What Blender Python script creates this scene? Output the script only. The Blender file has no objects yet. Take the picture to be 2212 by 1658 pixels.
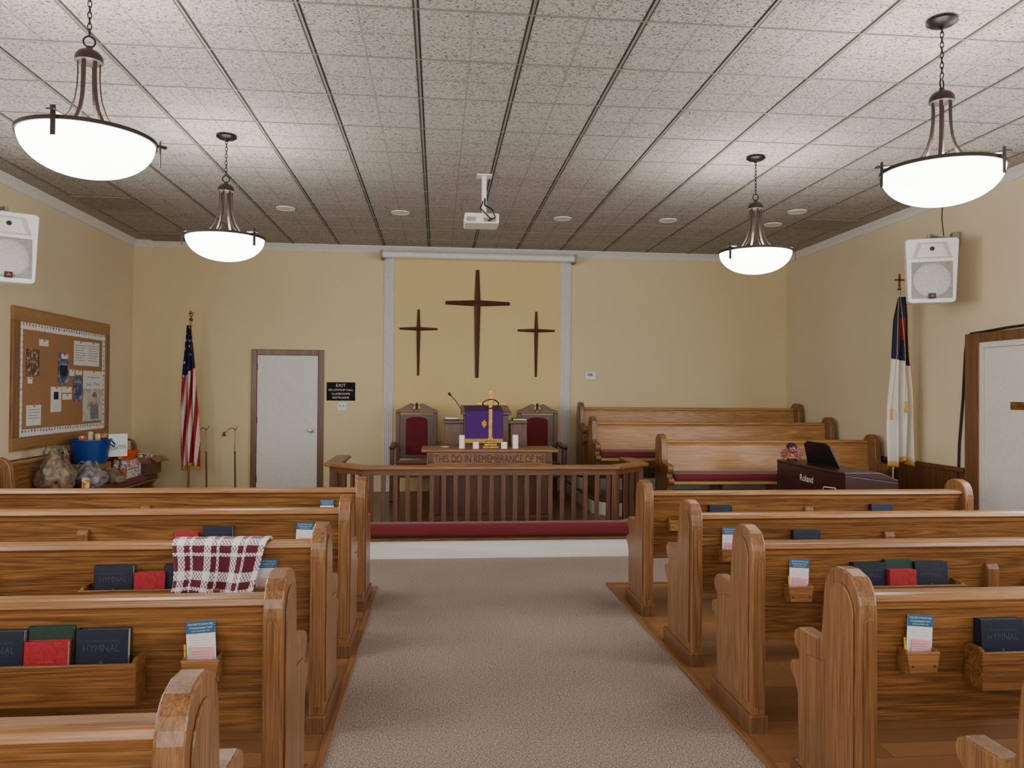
import bpy, bmesh, math, random
from mathutils import Vector, Matrix, noise as mnoise
random.seed(7)
PI = math.pi
C = bpy.context.scene.collection
H = 1.55
# ---------------------------------------------------------------- camera model
_ey = Vector((-161, 16, 1660)).normalized()
_ez = Vector((1, .008, 0)).cross(_ey).normalized()
_ex = _ey.cross(_ez).normalized()
def ray(px, py):
    d = Vector((px - 1106, py - 829, 1660)); return Vector((d.dot(_ex), d.dot(_ey), d.dot(_ez)))
def atY(px, py, Y):
    r = ray(px, py); t = Y / r.y; return Vector((r.x * t, Y, H + r.z * t))
def atX(px, py, X):
    r = ray(px, py); t = X / r.x; return Vector((X, r.y * t, H + r.z * t))
def atZ(px, py, Z):
    r = ray(px, py); t = (Z - H) / r.z; return Vector((r.x * t, r.y * t, Z))
XL, XR, YB, YF, ZC = -4.06, 5.03, 10.7, -3.2, 3.54

# ---------------------------------------------------------------- materials
def lin(c):
    return tuple(((v / 255) / 12.92 if v / 255 <= .04045 else ((v / 255 + .055) / 1.055) ** 2.4) for v in c)
def L4(c): return (*lin(c), 1)
class NT:
    def __init__(s, name):
        s.m = bpy.data.materials.new(name); s.m.use_nodes = True; s.t = s.m.node_tree
        s.b = s.t.nodes['Principled BSDF']; s.o = s.t.nodes['Material Output']
    def n(s, t, **k):
        x = s.t.nodes.new('ShaderNode' + t)
        for a, v in k.items(): setattr(x, a, v)
        return x
    def l(s, a, b): s.t.links.new(a, b)
    def put(s, sock, v):
        if hasattr(v, 'is_output'): s.l(v, sock)
        else: sock.default_value = v
    def math(s, op, a, b=0.0, c=None):
        x = s.n('Math', operation=op); s.put(x.inputs[0], a); s.put(x.inputs[1], b)
        if c is not None: s.put(x.inputs[2], c)
        return x.outputs[0]
    def coord(s, kind='Object'): return s.n('TexCoord').outputs[kind]
    def scale(s, v, sc):
        x = s.n('VectorMath', operation='MULTIPLY'); s.put(x.inputs[0], v); x.inputs[1].default_value = sc
        return x.outputs[0]
    def noise(s, v, sc, det=2, rough=.5, dist=0):
        x = s.n('TexNoise'); s.put(x.inputs['Vector'], v); x.inputs['Scale'].default_value = sc
        x.inputs['Detail'].default_value = det; x.inputs['Roughness'].default_value = rough
        x.inputs['Distortion'].default_value = dist
        return x.outputs['Fac']
    def ramp(s, f, stops):
        x = s.n('ValToRGB'); s.put(x.inputs[0], f); e = x.color_ramp.elements
        while len(e) < len(stops): e.new(.5)
        for i, (p, c) in enumerate(stops): e[i].position = p; e[i].color = L4(c)
        return x.outputs[0]
    def mix(s, f, a, b):
        x = s.n('Mix', data_type='RGBA'); s.put(x.inputs[0], f)
        s.put(x.inputs[6], L4(a) if isinstance(a, tuple) else a); s.put(x.inputs[7], L4(b) if isinstance(b, tuple) else b)
        return x.outputs[2]
    def sep(s, v):
        x = s.n('SeparateXYZ'); s.put(x.inputs[0], v); return x.outputs
    def bump(s, h, st=.2, d=.01):
        x = s.n('Bump'); s.put(x.inputs['Height'], h); x.inputs['Strength'].default_value = st
        x.inputs['Distance'].default_value = d; s.l(x.outputs[0], s.b.inputs['Normal'])
    def col(s, v): s.put(s.b.inputs['Base Color'], L4(v) if isinstance(v, tuple) else v)
    def rough(s, v): s.put(s.b.inputs['Roughness'], v)

def mat(name, c, rough=.5, metal=0, var=.12, sc=30, bump=0, sheen=0):
    t = NT(name); n = t.noise(t.coord(), sc, 3)
    d = tuple(max(0, v * (1 - var)) for v in c); l = tuple(min(255, v * (1 + var)) for v in c)
    t.col(t.ramp(n, [(.3, d), (.7, l)])); t.rough(rough); t.b.inputs['Metallic'].default_value = metal
    if bump: t.bump(n, bump, .004)
    if sheen: t.b.inputs['Sheen Weight'].default_value = sheen
    return t.m

def wood(name, dark, light, axis=0, rough=.36, rings=80, fig=1.0, rw=.15):
    t = NT(name); co = t.coord(); oi = t.n('ObjectInfo')
    ad = t.n('VectorMath', operation='ADD'); t.put(ad.inputs[0], co)
    sc = t.n('VectorMath', operation='SCALE'); sc.inputs[0].default_value = (3.1, 5.7, 4.3); t.l(oi.outputs['Random'], sc.inputs['Scale'])
    t.l(sc.outputs[0], ad.inputs[1]); v = ad.outputs[0]
    a = [12.0 * fig] * 3; a[axis] = .55 * fig; b = [240] * 3; b[axis] = 5
    n1 = t.noise(t.scale(v, tuple(a)), 1, 1, .4)
    rg = t.math('POWER', t.math('MULTIPLY_ADD', t.math('SINE', t.math('MULTIPLY', n1, rings)), .5, .5), .6)
    n2 = t.noise(t.scale(v, tuple(b)), 1, 3, .65)
    c = [22] * 3; c[axis] = .8
    n3 = t.noise(t.scale(v, tuple(c)), 1, 2)
    f = t.math('ADD', t.math('MULTIPLY', rg, rw), t.math('ADD', t.math('MULTIPLY', n2, .85), t.math('MULTIPLY', n3, .35)))
    mid = tuple((x + y) / 2 for x, y in zip(dark, light))
    t.col(t.ramp(f, [(.42, dark), (.68, mid), (.98, light)])); t.rough(rough)
    t.bump(f, .1, .003); t.b.inputs['Coat Weight'].default_value = .1; t.b.inputs['Coat Roughness'].default_value = .2
    return t.m

OD, OL = (68, 42, 20), (178, 124, 68)
M = {}
M['oak_x'] = wood('oak_grain_long', OD, OL, 0)
M['oak_z'] = wood('oak_grain_upright', (84, 54, 30), (170, 120, 74), 2, .33, 60, 1.0, .12)
M['oak_cap'] = wood('oak_cap', (104, 66, 36), (190, 138, 84), 0, .27, 40, 1.0, .12)
M['oak_lightx'] = wood('oak_honey', (124, 82, 42), (208, 156, 96), 0)
M['oak_y'] = wood('oak_board_frame', (122, 84, 46), (182, 138, 86), 1)
M['dark_x'] = wood('altar_wood_long', (58, 34, 20), (132, 86, 54), 0)
M['dark_z'] = wood('altar_wood_upright', (54, 31, 19), (118, 76, 48), 2)
M['table_x'] = wood('communion_table_wood', (84, 52, 28), (162, 112, 68), 0)
M['casing'] = wood('door_casing_wood', (78, 50, 28), (134, 94, 60), 2)
M['wains'] = wood('wainscot_wood', (64, 40, 20), (134, 88, 48), 2)
M['walnut'] = wood('walnut', (50, 28, 20), (116, 74, 52), 2)
M['piano'] = wood('piano_rosewood', (34, 13, 15), (62, 28, 28), 1, .35)
def wallmat(name, c, bump=.15):
    t = NT(name); n = t.noise(t.coord(), 90, 3); n2 = t.noise(t.coord(), .8, 2)
    d = tuple(v * .97 for v in c); t.col(t.ramp(n2, [(.3, d), (.7, c)])); t.rough(.75); t.bump(n, bump, .004); return t.m
M['wall'] = wallmat('cream_wall_paint', (221, 203, 160))
M['wallside'] = wallmat('cream_side_wall_paint', (220, 204, 170))
M['panel'] = wallmat('yellow_panel_paint', (223, 198, 140))
M['trim'] = mat('white_trim_paint', (214, 212, 208), .4, var=.03)
M['doorw'] = mat('white_door_paint', (218, 215, 210), .45, var=.02)
M['white'] = mat('white_plastic', (224, 222, 218), .4, var=.03)
M['greyp'] = mat('grey_plastic', (138, 136, 132), .5, var=.05)
M['black'] = mat('black_plastic', (16, 16, 18), .4, var=.1)
M['signblack'] = mat('matt_black_sign', (12, 12, 13), .9, var=.1)
M['blackm'] = mat('black_iron', (24, 20, 18), .4, .6)
M['bronze'] = mat('bronze_metal', (50, 38, 34), .45, .5, sc=8)
M['brass'] = mat('polished_brass', (160, 124, 66), .35, .9, var=.15)
M['gold'] = mat('gold_fringe', (196, 150, 54), .7, .1, sc=120, var=.25, bump=.4)
M['chrome'] = mat('brushed_steel', (170, 168, 162), .3, .9)
M['red'] = mat('burgundy_velvet', (102, 13, 25), .85, sc=160, bump=.3, sheen=.15)
M['purple'] = mat('purple_cloth', (74, 28, 108), .85, sc=160, bump=.2)
M['bluebk'] = mat('navy_book_cloth', (20, 30, 50), .45, sc=90)
M['redbk'] = mat('red_book_cloth', (160, 24, 38), .5, sc=90)
M['greenbk'] = mat('green_book_cloth', (18, 54, 42), .5, sc=90)
M['page'] = mat('paper_pages', (214, 206, 184), .8, sc=200)
M['paper'] = mat('white_paper', (226, 226, 224), .7, var=.03)
M['pink'] = mat('pink_paper', (228, 166, 172), .7, var=.03)
M['bluepr'] = mat('blue_print', (36, 96, 136), .6, var=.05)
M['ink'] = mat('black_ink', (30, 30, 34), .7)
M['inkgrey'] = mat('grey_ink', (130, 130, 134), .7)
M['inkblue'] = mat('dull_silver_stamp', (58, 70, 88), .5)
M['inkgold'] = mat('dull_gold_stamp', (186, 84, 66), .5)
M['carve'] = mat('carved_letter_brown', (66, 40, 24), .7)  # lettering colour, a darker brown than the apron wood
M['cork'] = mat('cork', (160, 120, 82), .9, sc=180, var=.15, bump=.3)
M['wax'] = mat('white_wax', (240, 236, 224), .4, var=.02)
M['cardb'] = mat('cardboard', (146, 110, 74), .85, var=.06)
M['yellow'] = mat('yellow_pencil', (220, 160, 40), .5)
M['bluetub'] = mat('blue_tub_plastic', (8, 54, 128), .4, var=.06)
M['orange'] = mat('orange_plastic', (220, 88, 26), .4, var=.06)
M['bagtan'] = mat('tan_plastic_bag', (118, 100, 82), .32, sc=14, var=.35, bump=.6)
M['baggrey'] = mat('grey_plastic_bag', (112, 108, 108), .32, sc=14, var=.4, bump=.6)
M['tin'] = mat('tin_metal', (190, 188, 184), .3, .8)
M['cherub'] = mat('rose_bronze', (150, 92, 84), .4, .3, sc=40, var=.2)
M['tbar'] = mat('ceiling_grid_metal', (132, 128, 120), .5, var=.03)
M['vent'] = mat('vent_metal', (136, 126, 112), .55, var=.08)
M['ventd'] = mat('vent_dark', (56, 50, 44), .7)
M['redplate'] = mat('red_badge', (200, 20, 24), .4)
M['grille'] = mat('speaker_grille', (172, 170, 166), .6, sc=260, var=.3)
M['strip'] = wood('floor_strip_wood', (96, 64, 38), (158, 110, 68), 1, .4)

def m_emit():
    t = NT('lit_alabaster_glass'); t.col((245, 244, 236)); t.rough(.3)
    n = t.noise(t.coord(), 5, 2)
    t.put(t.b.inputs['Emission Color'], t.ramp(n, [(.3, (250, 248, 240)), (.7, (255, 255, 252))]))
    t.b.inputs['Emission Strength'].default_value = 13.0; return t.m
M['glass'] = m_emit()
def m_down():
    t = NT('downlight_lens'); t.col(t.ramp(t.noise(t.coord(), 20), [(.3, (200, 198, 190)), (.7, (225, 222, 214))])); t.rough(.5)
    return t.m
M['lens'] = m_down()

def m_carpet():
    t = NT('speckled_carpet'); co = t.coord()
    n = t.noise(co, 260, 1, .7); n2 = t.noise(co, 110, 2, .7); big = t.noise(co, 1.1, 3)
    f = t.math('ADD', t.math('MULTIPLY', n, .6), t.math('ADD', t.math('MULTIPLY', n2, .4), t.math('MULTIPLY_ADD', big, .04, -.02)))
    t.col(t.ramp(f, [(.36, (64, 52, 46)), (.45, (120, 103, 92)), (.53, (158, 140, 127)), (.64, (208, 194, 181))]))
    t.rough(.95); t.bump(f, .4, .005); return t.m
M['carpet'] = m_carpet()
def m_floor():
    t = NT('wood_plank_floor'); co = t.coord()
    br = t.n('TexBrick'); t.put(br.inputs['Vector'], co); br.offset = .37
    br.inputs['Scale'].default_value = 1; br.inputs['Brick Width'].default_value = 1.2; br.inputs['Row Height'].default_value = .13
    br.inputs['Mortar Size'].default_value = .0015; br.inputs['Mortar'].default_value = L4((80, 50, 30))
    br.inputs['Color1'].default_value = L4((158, 112, 70)); br.inputs['Color2'].default_value = L4((130, 88, 54))
    n = t.noise(t.scale(co, (2.5, 45, 1)), 1, 3, .6)
    t.col(t.mix(t.math('MULTIPLY', n, .55), br.outputs['Color'], (96, 62, 38))); t.rough(.38); return t.m
M['plank'] = m_floor()
M['plankdark'] = wood('chancel_floor_wood', (66, 42, 26), (126, 84, 54), 1, .35)
def m_pine():
    t = NT('white_knotty_board'); co = t.coord()
    vo = t.n('TexVoronoi'); t.put(vo.inputs['Vector'], t.scale(co, (1.6, 1, 3.5))); vo.inputs['Scale'].default_value = 1.3
    n = t.noise(t.scale(co, (1, 8, 26)), 1, 2)
    ring = t.math('LESS_THAN', vo.outputs['Distance'], .07)
    t.col(t.mix(t.math('MULTIPLY', ring, .3), t.ramp(n, [(.3, (208, 208, 202)), (.7, (228, 228, 224))]), (178, 160, 130)))
    t.rough(.5); return t.m
M['pine'] = m_pine()
def m_ceil():
    t = NT('fissured_ceiling_tile'); co = t.coord(); x, y, z = t.sep(co)
    def line(c, per, ph, w):
        f = t.math('FRACT', t.math('ADD', t.math('DIVIDE', t.math('SUBTRACT', c, ph), per), 100.5))
        d = t.math('MULTIPLY', t.math('ABSOLUTE', t.math('SUBTRACT', f, .5)), per)
        return t.math('LESS_THAN', d, w)
    bigx = line(x, .61, -.13, .018); bigy = line(y, .61, 4.62, .011)
    sm = t.math('MAXIMUM', line(x, .305, -.13, .006), line(y, .305, 4.62, .007))
    n = t.noise(t.scale(co, (75, 150, 1)), 1, 2, .6); n2 = t.noise(co, 300, 1); pn = t.noise(co, 2.0, 1)
    fis = t.ramp(t.math('ADD', t.math('MULTIPLY', n, .85), t.math('ADD', t.math('MULTIPLY', n2, .15), t.math('MULTIPLY_ADD', pn, .04, -.02))), [(.37, (62, 54, 48)), (.41, (112, 104, 96)), (.455, (168, 161, 153)), (.75, (188, 183, 176))])
    c = t.mix(t.math('MULTIPLY', sm, .5), fis, (112, 106, 98)); c = t.mix(t.math('MULTIPLY', bigy, .6), c, (98, 92, 84)); c = t.mix(t.math('MULTIPLY', bigx, .95), c, (58, 52, 46))
    t.col(c); t.rough(.9); t.bump(n, .3, .006); return t.m
M['ceil'] = m_ceil()
def m_plaid():
    t = NT('maroon_white_plaid'); u, v, _ = t.sep(t.coord('UV'))
    def band(c, n):
        f = t.math('FRACT', t.math('MULTIPLY', c, n))
        a = t.math('LESS_THAN', t.math('ABSOLUTE', t.math('SUBTRACT', f, .30)), .13)
        b = t.math('LESS_THAN', t.math('ABSOLUTE', t.math('SUBTRACT', f, .68)), .05)
        return t.math('MAXIMUM', a, b)
    a, b = band(u, 3.4), band(v, 3.8)
    ck = t.n('TexChecker'); t.put(ck.inputs[0], t.scale(t.coord('UV'), (1, 1.05, 1))); ck.inputs['Scale'].default_value = 54
    both = t.math('MULTIPLY', a, b); one = t.math('MULTIPLY', t.math('MAXIMUM', a, b), t.math('MULTIPLY_ADD', ck.outputs['Fac'], .8, .2))
    t.col(t.mix(t.math('MAXIMUM', both, one), (92, 18, 34), (232, 228, 228))); t.rough(.95)
    t.b.inputs['Sheen Weight'].default_value = .2; t.bump(t.noise(t.coord(), 220, 2), .5, .004); return t.m
M['plaid'] = m_plaid()
def m_usflag():
    t = NT('stars_and_stripes_cloth'); uv = t.coord('UV'); u, v, _ = t.sep(uv)
    s = t.math('GREATER_THAN', t.math('FRACT', t.math('MULTIPLY', t.math('ADD', u, t.math('MULTIPLY', v, .5)), 5)), .5)
    stripes = t.mix(s, (168, 26, 40), (222, 214, 206))
    vo = t.n('TexVoronoi'); t.put(vo.inputs['Vector'], t.scale(uv, (5, 20, 1))); vo.inputs['Scale'].default_value = 1.0; vo.inputs['Randomness'].default_value = .35
    st = t.math('LESS_THAN', vo.outputs['Distance'], .22)
    blue = t.mix(st, (18, 26, 62), (215, 215, 220))
    top = t.math('LESS_THAN', t.math('ADD', v, t.math('MULTIPLY', u, .08)), .38)
    t.col(t.mix(top, stripes, blue)); t.rough(.8); return t.m
M['usflag'] = m_usflag()
def m_chflag():
    t = NT('white_blue_red_flag_cloth'); uv = t.coord('UV'); u, v, _ = t.sep(uv)
    top = t.math('LESS_THAN', t.math('SUBTRACT', v, t.math('MULTIPLY', u, .05)), .37)
    ra = t.math('MULTIPLY', t.math('LESS_THAN', t.math('ABSOLUTE', t.math('SUBTRACT', u, .5)), .15), t.math('LESS_THAN', t.math('ABSOLUTE', t.math('SUBTRACT', v, .2)), .07))
    c = t.mix(top, (220, 214, 205), (24, 34, 66)); t.col(t.mix(ra, c, (140, 20, 34))); t.rough(.8); return t.m
M['chflag'] = m_chflag()
def m_border():
    t = NT('bulletin_border_prints'); co = t.coord(); vo = t.n('TexVoronoi'); t.put(vo.inputs['Vector'], t.scale(co, (1, 17, 17))); vo.inputs['Scale'].default_value = 1; vo.inputs['Randomness'].default_value = .15
    h = t.n('HueSaturation'); h.inputs['Color'].default_value = L4((190, 90, 120)); t.l(t.math('FRACT', t.math('MULTIPLY', t.sep(vo.outputs['Color'])[0], 3)), h.inputs['Hue'])
    dot = t.math('LESS_THAN', vo.outputs['Distance'], .27)
    x = t.n('Mix', data_type='RGBA'); t.l(dot, x.inputs[0]); x.inputs[6].default_value = L4((232, 230, 228)); t.l(h.outputs[0], x.inputs[7])
    t.col(x.outputs[2]); t.rough(.7); return t.m
M['border'] = m_border()
def m_flyer(name, a, b, c, sc=9):
    t = NT(name); n = t.noise(t.coord(), sc, 3, .6); t.col(t.ramp(n, [(.35, a), (.5, b), (.65, c)])); t.rough(.5); return t.m
M['photo1'] = m_flyer('green_red_photo_print', (40, 74, 40), (120, 60, 50), (190, 190, 160), 24)
M['photo2'] = m_flyer('blue_photo_print', (30, 50, 100), (70, 90, 130), (180, 180, 190), 16)
M['photo3'] = m_flyer('family_photo_print', (130, 146, 126), (204, 202, 194), (216, 204, 194), 7)
M['snack1'] = m_flyer('red_snack_print', (160, 26, 36), (210, 160, 56), (220, 210, 200), 18)
M['snack2'] = m_flyer('pink_snack_print', (180, 56, 100), (214, 186, 186), (110, 36, 84), 18)
M['snack3'] = m_flyer('yellow_snack_print', (210, 160, 40), (190, 56, 30), (230, 220, 190), 18)
M['can1'] = m_flyer('green_can_label', (40, 100, 56), (210, 210, 190), (190, 150, 40), 22)
M['can2'] = m_flyer('white_can_label', (214, 214, 208), (170, 40, 40), (220, 215, 200), 22)
M['can3'] = m_flyer('blue_can_label', (40, 66, 140), (200, 200, 210), (190, 60, 50), 22)

# ---------------------------------------------------------------- mesh helpers
class MB:
    def __init__(s): s.v = []; s.f = []
    def add(s, vs, fs, mx=None):
        o = len(s.v); s.v += [(mx @ Vector(v)) if mx else Vector(v) for v in vs]; s.f += [tuple(i + o for i in f) for f in fs]; return s
    def box(s, x0, x1, y0, y1, z0, z1, mx=None):
        vs = [(x, y, z) for x in (x0, x1) for y in (y0, y1) for z in (z0, z1)]
        return s.add(vs, [(0, 1, 3, 2), (4, 6, 7, 5), (0, 4, 5, 1), (2, 3, 7, 6), (0, 2, 6, 4), (1, 5, 7, 3)], mx)
    def prism(s, poly, plane, a, b, mx=None):
        n = len(poly)
        def P(p, t): return {'yz': (t, p[0], p[1]), 'xz': (p[0], t, p[1]), 'xy': (p[0], p[1], t)}[plane]
        vs = [P(p, a) for p in poly] + [P(p, b) for p in poly]
        fs = [tuple(range(n))[::-1], tuple(range(n, 2 * n))] + [(i, (i + 1) % n, n + (i + 1) % n, n + i) for i in range(n)]
        return s.add(vs, fs, mx)
    def lathe(s, prof, c=(0, 0, 0), n=24, mx=None, cap=True):
        vs = []; fs = []; m = len(prof)
        for i in range(n):
            a = 2 * PI * i / n
            for r, z in prof: vs.append((c[0] + r * math.cos(a), c[1] + r * math.sin(a), c[2] + z))
        for i in range(n):
            j = (i + 1) % n
            for k in range(m - 1): fs.append((i * m + k, j * m + k, j * m + k + 1, i * m + k + 1))
        if cap:
            if prof[0][0] > 1e-4: fs.append(tuple(i * m for i in range(n)))
            if prof[-1][0] > 1e-4: fs.append(tuple(i * m + m - 1 for i in range(n)))
        return s.add(vs, fs, mx)
    def tube(s, path, r, n=8, closed=False, mx=None):
        P = [Vector(p) for p in path]; m = len(P); vs = []; fs = []; up = None
        for i, p in enumerate(P):
            if closed: t = P[(i + 1) % m] - P[i - 1]
            else: t = P[min(i + 1, m - 1)] - P[max(i - 1, 0)]
            t.normalize()
            if up is None: up = t.orthogonal().normalized()
            up = (up - t * up.dot(t)).normalized(); sd = t.cross(up)
            rr = r[i] if isinstance(r, (list, tuple)) else r
            for k in range(n):
                a = 2 * PI * k / n; vs.append(p + up * math.cos(a) * rr + sd * math.sin(a) * rr)
        for i in range(m if closed else m - 1):
            j = (i + 1) % m
            for k in range(n): fs.append((i * n + k, i * n + (k + 1) % n, j * n + (k + 1) % n, j * n + k))
        if not closed: fs += [tuple(range(n))[::-1], tuple(range((m - 1) * n, m * n))]
        return s.add(vs, fs, mx)
    def strap(s, path, side, w, t, mx=None):
        P = [Vector(p) for p in path]; sd = Vector(side).normalized(); m = len(P); vs = []; fs = []
        for i, p in enumerate(P):
            d = (P[min(i + 1, m - 1)] - P[max(i - 1, 0)]).normalized(); nn = d.cross(sd).normalized()
            vs += [p + sd * w / 2 + nn * t / 2, p - sd * w / 2 + nn * t / 2, p - sd * w / 2 - nn * t / 2, p + sd * w / 2 - nn * t / 2]
        for i in range(m - 1):
            for k in range(4): fs.append((i * 4 + k, i * 4 + (k + 1) % 4, i * 4 + 4 + (k + 1) % 4, i * 4 + 4 + k))
        fs += [(0, 1, 2, 3), (m * 4 - 4, m * 4 - 3, m * 4 - 2, m * 4 - 1)]
        return s.add(vs, fs, mx)
    def ball(s, c, r, n=12, sq=(1, 1, 1)):
        prof = [(max(r * math.sin(PI * k / n), 0), -r * math.cos(PI * k / n)) for k in range(n + 1)]
        o = MB().lathe(prof, (0, 0, 0), n * 2, cap=False)
        return s.add([(c[0] + v[0] * sq[0], c[1] + v[1] * sq[1], c[2] + v[2] * sq[2]) for v in o.v], o.f)
    def build(s, name, m, parent=None, world=False, bevel=0, smooth=False, seg=2, merge=False):
        me = bpy.data.meshes.new(name); bm = bmesh.new()
        mx = Matrix.Identity(4); loc = Vector((0, 0, 0))
        if parent is not None and world:
            p = parent
            while p.parent: p = p.parent
            mx = p.matrix_basis.inverted()
        elif parent is None and not world:
            xs = [v[0] for v in s.v]; ys = [v[1] for v in s.v]; zs = [v[2] for v in s.v]
            loc = Vector(((min(xs) + max(xs)) / 2, (min(ys) + max(ys)) / 2, min(zs)))
            mx = Matrix.Translation(-loc)
        vv = [bm.verts.new(mx @ Vector(v)) for v in s.v]
        for f in s.f:
            try: bm.faces.new([vv[i] for i in f])
            except ValueError: pass
        if merge: bmesh.ops.remove_doubles(bm, verts=bm.verts, dist=1e-5)
        bmesh.ops.recalc_face_normals(bm, faces=bm.faces); bm.to_mesh(me); bm.free()
        if smooth:
            for p in me.polygons: p.use_smooth = True
            me.set_sharp_from_angle(angle=.75)
        me.materials.append(M[m] if isinstance(m, str) else m)
        o = bpy.data.objects.new(name, me); C.objects.link(o); o.location = loc
        if parent is not None: o.parent = parent
        if bevel:
            b = o.modifiers.new('bevel', 'BEVEL'); b.width = bevel; b.segments = seg; b.limit_method = 'ANGLE'; b.angle_limit = .6
        return o
def arc(cx, cy, r, a0, a1, n, ry=None):
    ry = r if ry is None else ry
    return [(cx + r * math.cos(math.radians(a0 + (a1 - a0) * i / n)), cy + ry * math.sin(math.radians(a0 + (a1 - a0) * i / n))) for i in range(n + 1)]
def grid(name, m, fn, nu, nv, parent=None, thick=.003, world=True):
    me = bpy.data.meshes.new(name); vs = [Vector(fn(i / nu, j / nv)) for j in range(nv + 1) for i in range(nu + 1)]
    mx = Matrix.Identity(4); loc = Vector((0, 0, 0))
    if parent is not None and world: mx = parent.matrix_basis.inverted()
    elif parent is None:
        loc = Vector((sum(v.x for v in vs) / len(vs), sum(v.y for v in vs) / len(vs), min(v.z for v in vs))); mx = Matrix.Translation(-loc)
    fs = [(j * (nu + 1) + i, j * (nu + 1) + i + 1, (j + 1) * (nu + 1) + i + 1, (j + 1) * (nu + 1) + i) for j in range(nv) for i in range(nu)]
    me.from_pydata([tuple(mx @ v) for v in vs], [], fs)
    uv = me.uv_layers.new(name='UVMap')
    for lp in me.loops:
        k = lp.vertex_index; uv.data[lp.index].uv = ((k % (nu + 1)) / nu, (k // (nu + 1)) / nv)
    for p in me.polygons: p.use_smooth = True
    me.materials.append(M[m]); o = bpy.data.objects.new(name, me); C.objects.link(o); o.location = loc
    if parent is not None: o.parent = parent
    if thick: s = o.modifiers.new('solid', 'SOLIDIFY'); s.thickness = thick; s.offset = 0
    return o
def text(body, w, h, loc, right, up, m, parent, name='lettering', world=True):
    cu = bpy.data.curves.new('t', 'FONT'); cu.body = body; cu.align_x = 'CENTER'; cu.align_y = 'CENTER'
    o = bpy.data.objects.new('t', cu); C.objects.link(o)
    me = bpy.data.meshes.new_from_object(o.evaluated_get(bpy.context.evaluated_depsgraph_get()))
    bpy.data.objects.remove(o); bpy.data.curves.remove(cu)
    xs = [v.co.x for v in me.vertices]; ys = [v.co.y for v in me.vertices]
    cx, cy = (min(xs) + max(xs)) / 2, (min(ys) + max(ys)) / 2; sx = w / (max(xs) - min(xs)); sy = h / (max(ys) - min(ys)) if h else sx
    r, u = Vector(right).normalized(), Vector(up).normalized(); mx = Matrix.Identity(4)
    if world:
        p = parent
        while p.parent: p = p.parent
        mx = p.matrix_basis.inverted()
    for v in me.vertices: v.co = mx @ (Vector(loc) + r * (v.co.x - cx) * sx + u * (v.co.y - cy) * sy)
    me.name = name; me.materials.clear(); me.materials.append(M[m]); q = bpy.data.objects.new(name, me); C.objects.link(q); q.parent = parent
    return q
def tag(o, label, cat, group=None):
    o['label'] = label; o['category'] = cat
    if group: o['group'] = group
    return o
def thing(name, label, cat, loc=(0, 0, 0), rz=0, group=None, rx=0, ry=0):
    o = bpy.data.objects.new(name, None); C.objects.link(o); o.empty_display_size = .1
    o.location = loc; o.rotation_euler = (rx, ry, rz); return tag(o, label, cat, group)
def dup(root, loc, rz, label, group=None, rx=0, ry=0):
    r = root.copy(); C.objects.link(r); r.location = loc; r.rotation_euler = (rx, ry, rz); r['label'] = label
    if group: r['group'] = group
    for ch in list(root.children):
        c = ch.copy(); C.objects.link(c); c.parent = r
        for g in list(ch.children):
            d = g.copy(); C.objects.link(d); d.parent = c
    return r
def struct(name, mb, m, **k):
    o = mb.build(name, m, k.pop('parent', None), world=True, **k)
    if o.parent is None: o['kind'] = 'structure'
    return o
def offset_path(pts, w0, w1):
    """closed polygon between two offsets (left +) of an open polyline"""
    P = [Vector(p) for p in pts]; out = []
    for w in (w0, w1):
        row = []
        for i, p in enumerate(P):
            ds = []
            if i > 0: ds.append((P[i] - P[i - 1]).normalized())
            if i < len(P) - 1: ds.append((P[i + 1] - P[i]).normalized())
            ns = [Vector((-d.y, d.x)) for d in ds]; n = sum(ns, Vector((0, 0))); n.normalize()
            row.append(p + n * (w / max(.3, n.dot(ns[0]))))
        out.append(row)
    return [tuple(p) for p in out[0]] + [tuple(p) for p in reversed(out[1])]

# ---------------------------------------------------------------- room shell
T = .12
struct('floor', MB().box(XL - T, XR + T, YF - T, YB + T, -.1, 0), 'carpet')
struct('ceiling', MB().box(XL - T, XR + T, YF - T, YB + T, ZC, ZC + .1), 'ceil')
struct('wall_left', MB().box(XL - T, XL, YF, YB, 0, ZC), 'wallside')
struct('wall_right', MB().box(XR, XR + T, YF, YB, 0, ZC), 'wallside')
struct('wall_front', MB().box(XL - T, XR + T, YB, YB + T, 0, ZC), 'wall')
struct('wall_rear', MB().box(XL - T, XR + T, YF - T, YF, 0, ZC), 'wallside')
struct('floor_left', MB().box(XL, -.49, YF, 6.11, 0, .006), 'plank')
struct('floor_right', MB().box(1.41, XR, YF, 6.11, 0, .006), 'plank')
b = MB(); b.box(-.49, -.455, YF, 6.15, 0, .014); b.box(1.375, 1.41, YF, 6.15, 0, .014); b.box(XL, -.455, 6.11, 6.15, 0, .013); b.box(1.375, XR, 6.11, 6.15, 0, .013)
struct('trim_1', b, 'strip', bevel=.004)
b = MB(); x = -.13 - .61 * 7
while x < XR:
    if x > XL: b.box(x - .006, x + .006, YF, YB - .08, ZC - .006, ZC + .001)
    x += .61
y = 4.62 - .61 * 13
while y < YB:
    if y > YF: b.box(XL + .08, XR - .08, y - .004, y + .004, ZC - .004, ZC + .001)
    y += .61
struct('trim_2', b, 'tbar')
cp = [(0, 0), (.07, 0), (.07, -.012), (.055, -.026), (.036, -.044), (.024, -.064), (.015, -.078), (.015, -.088), (0, -.088)]
struct('trim_3', MB().prism([(XL + a, ZC + z) for a, z in cp], 'xz', YF, YB), 'trim')
struct('trim_4', MB().prism([(XR - a, ZC + z) for a, z in cp], 'xz', YF, YB), 'trim')
struct('trim_5', MB().prism([(YB - a, ZC + z) for a, z in cp], 'yz', XL, XR), 'trim')
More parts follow.
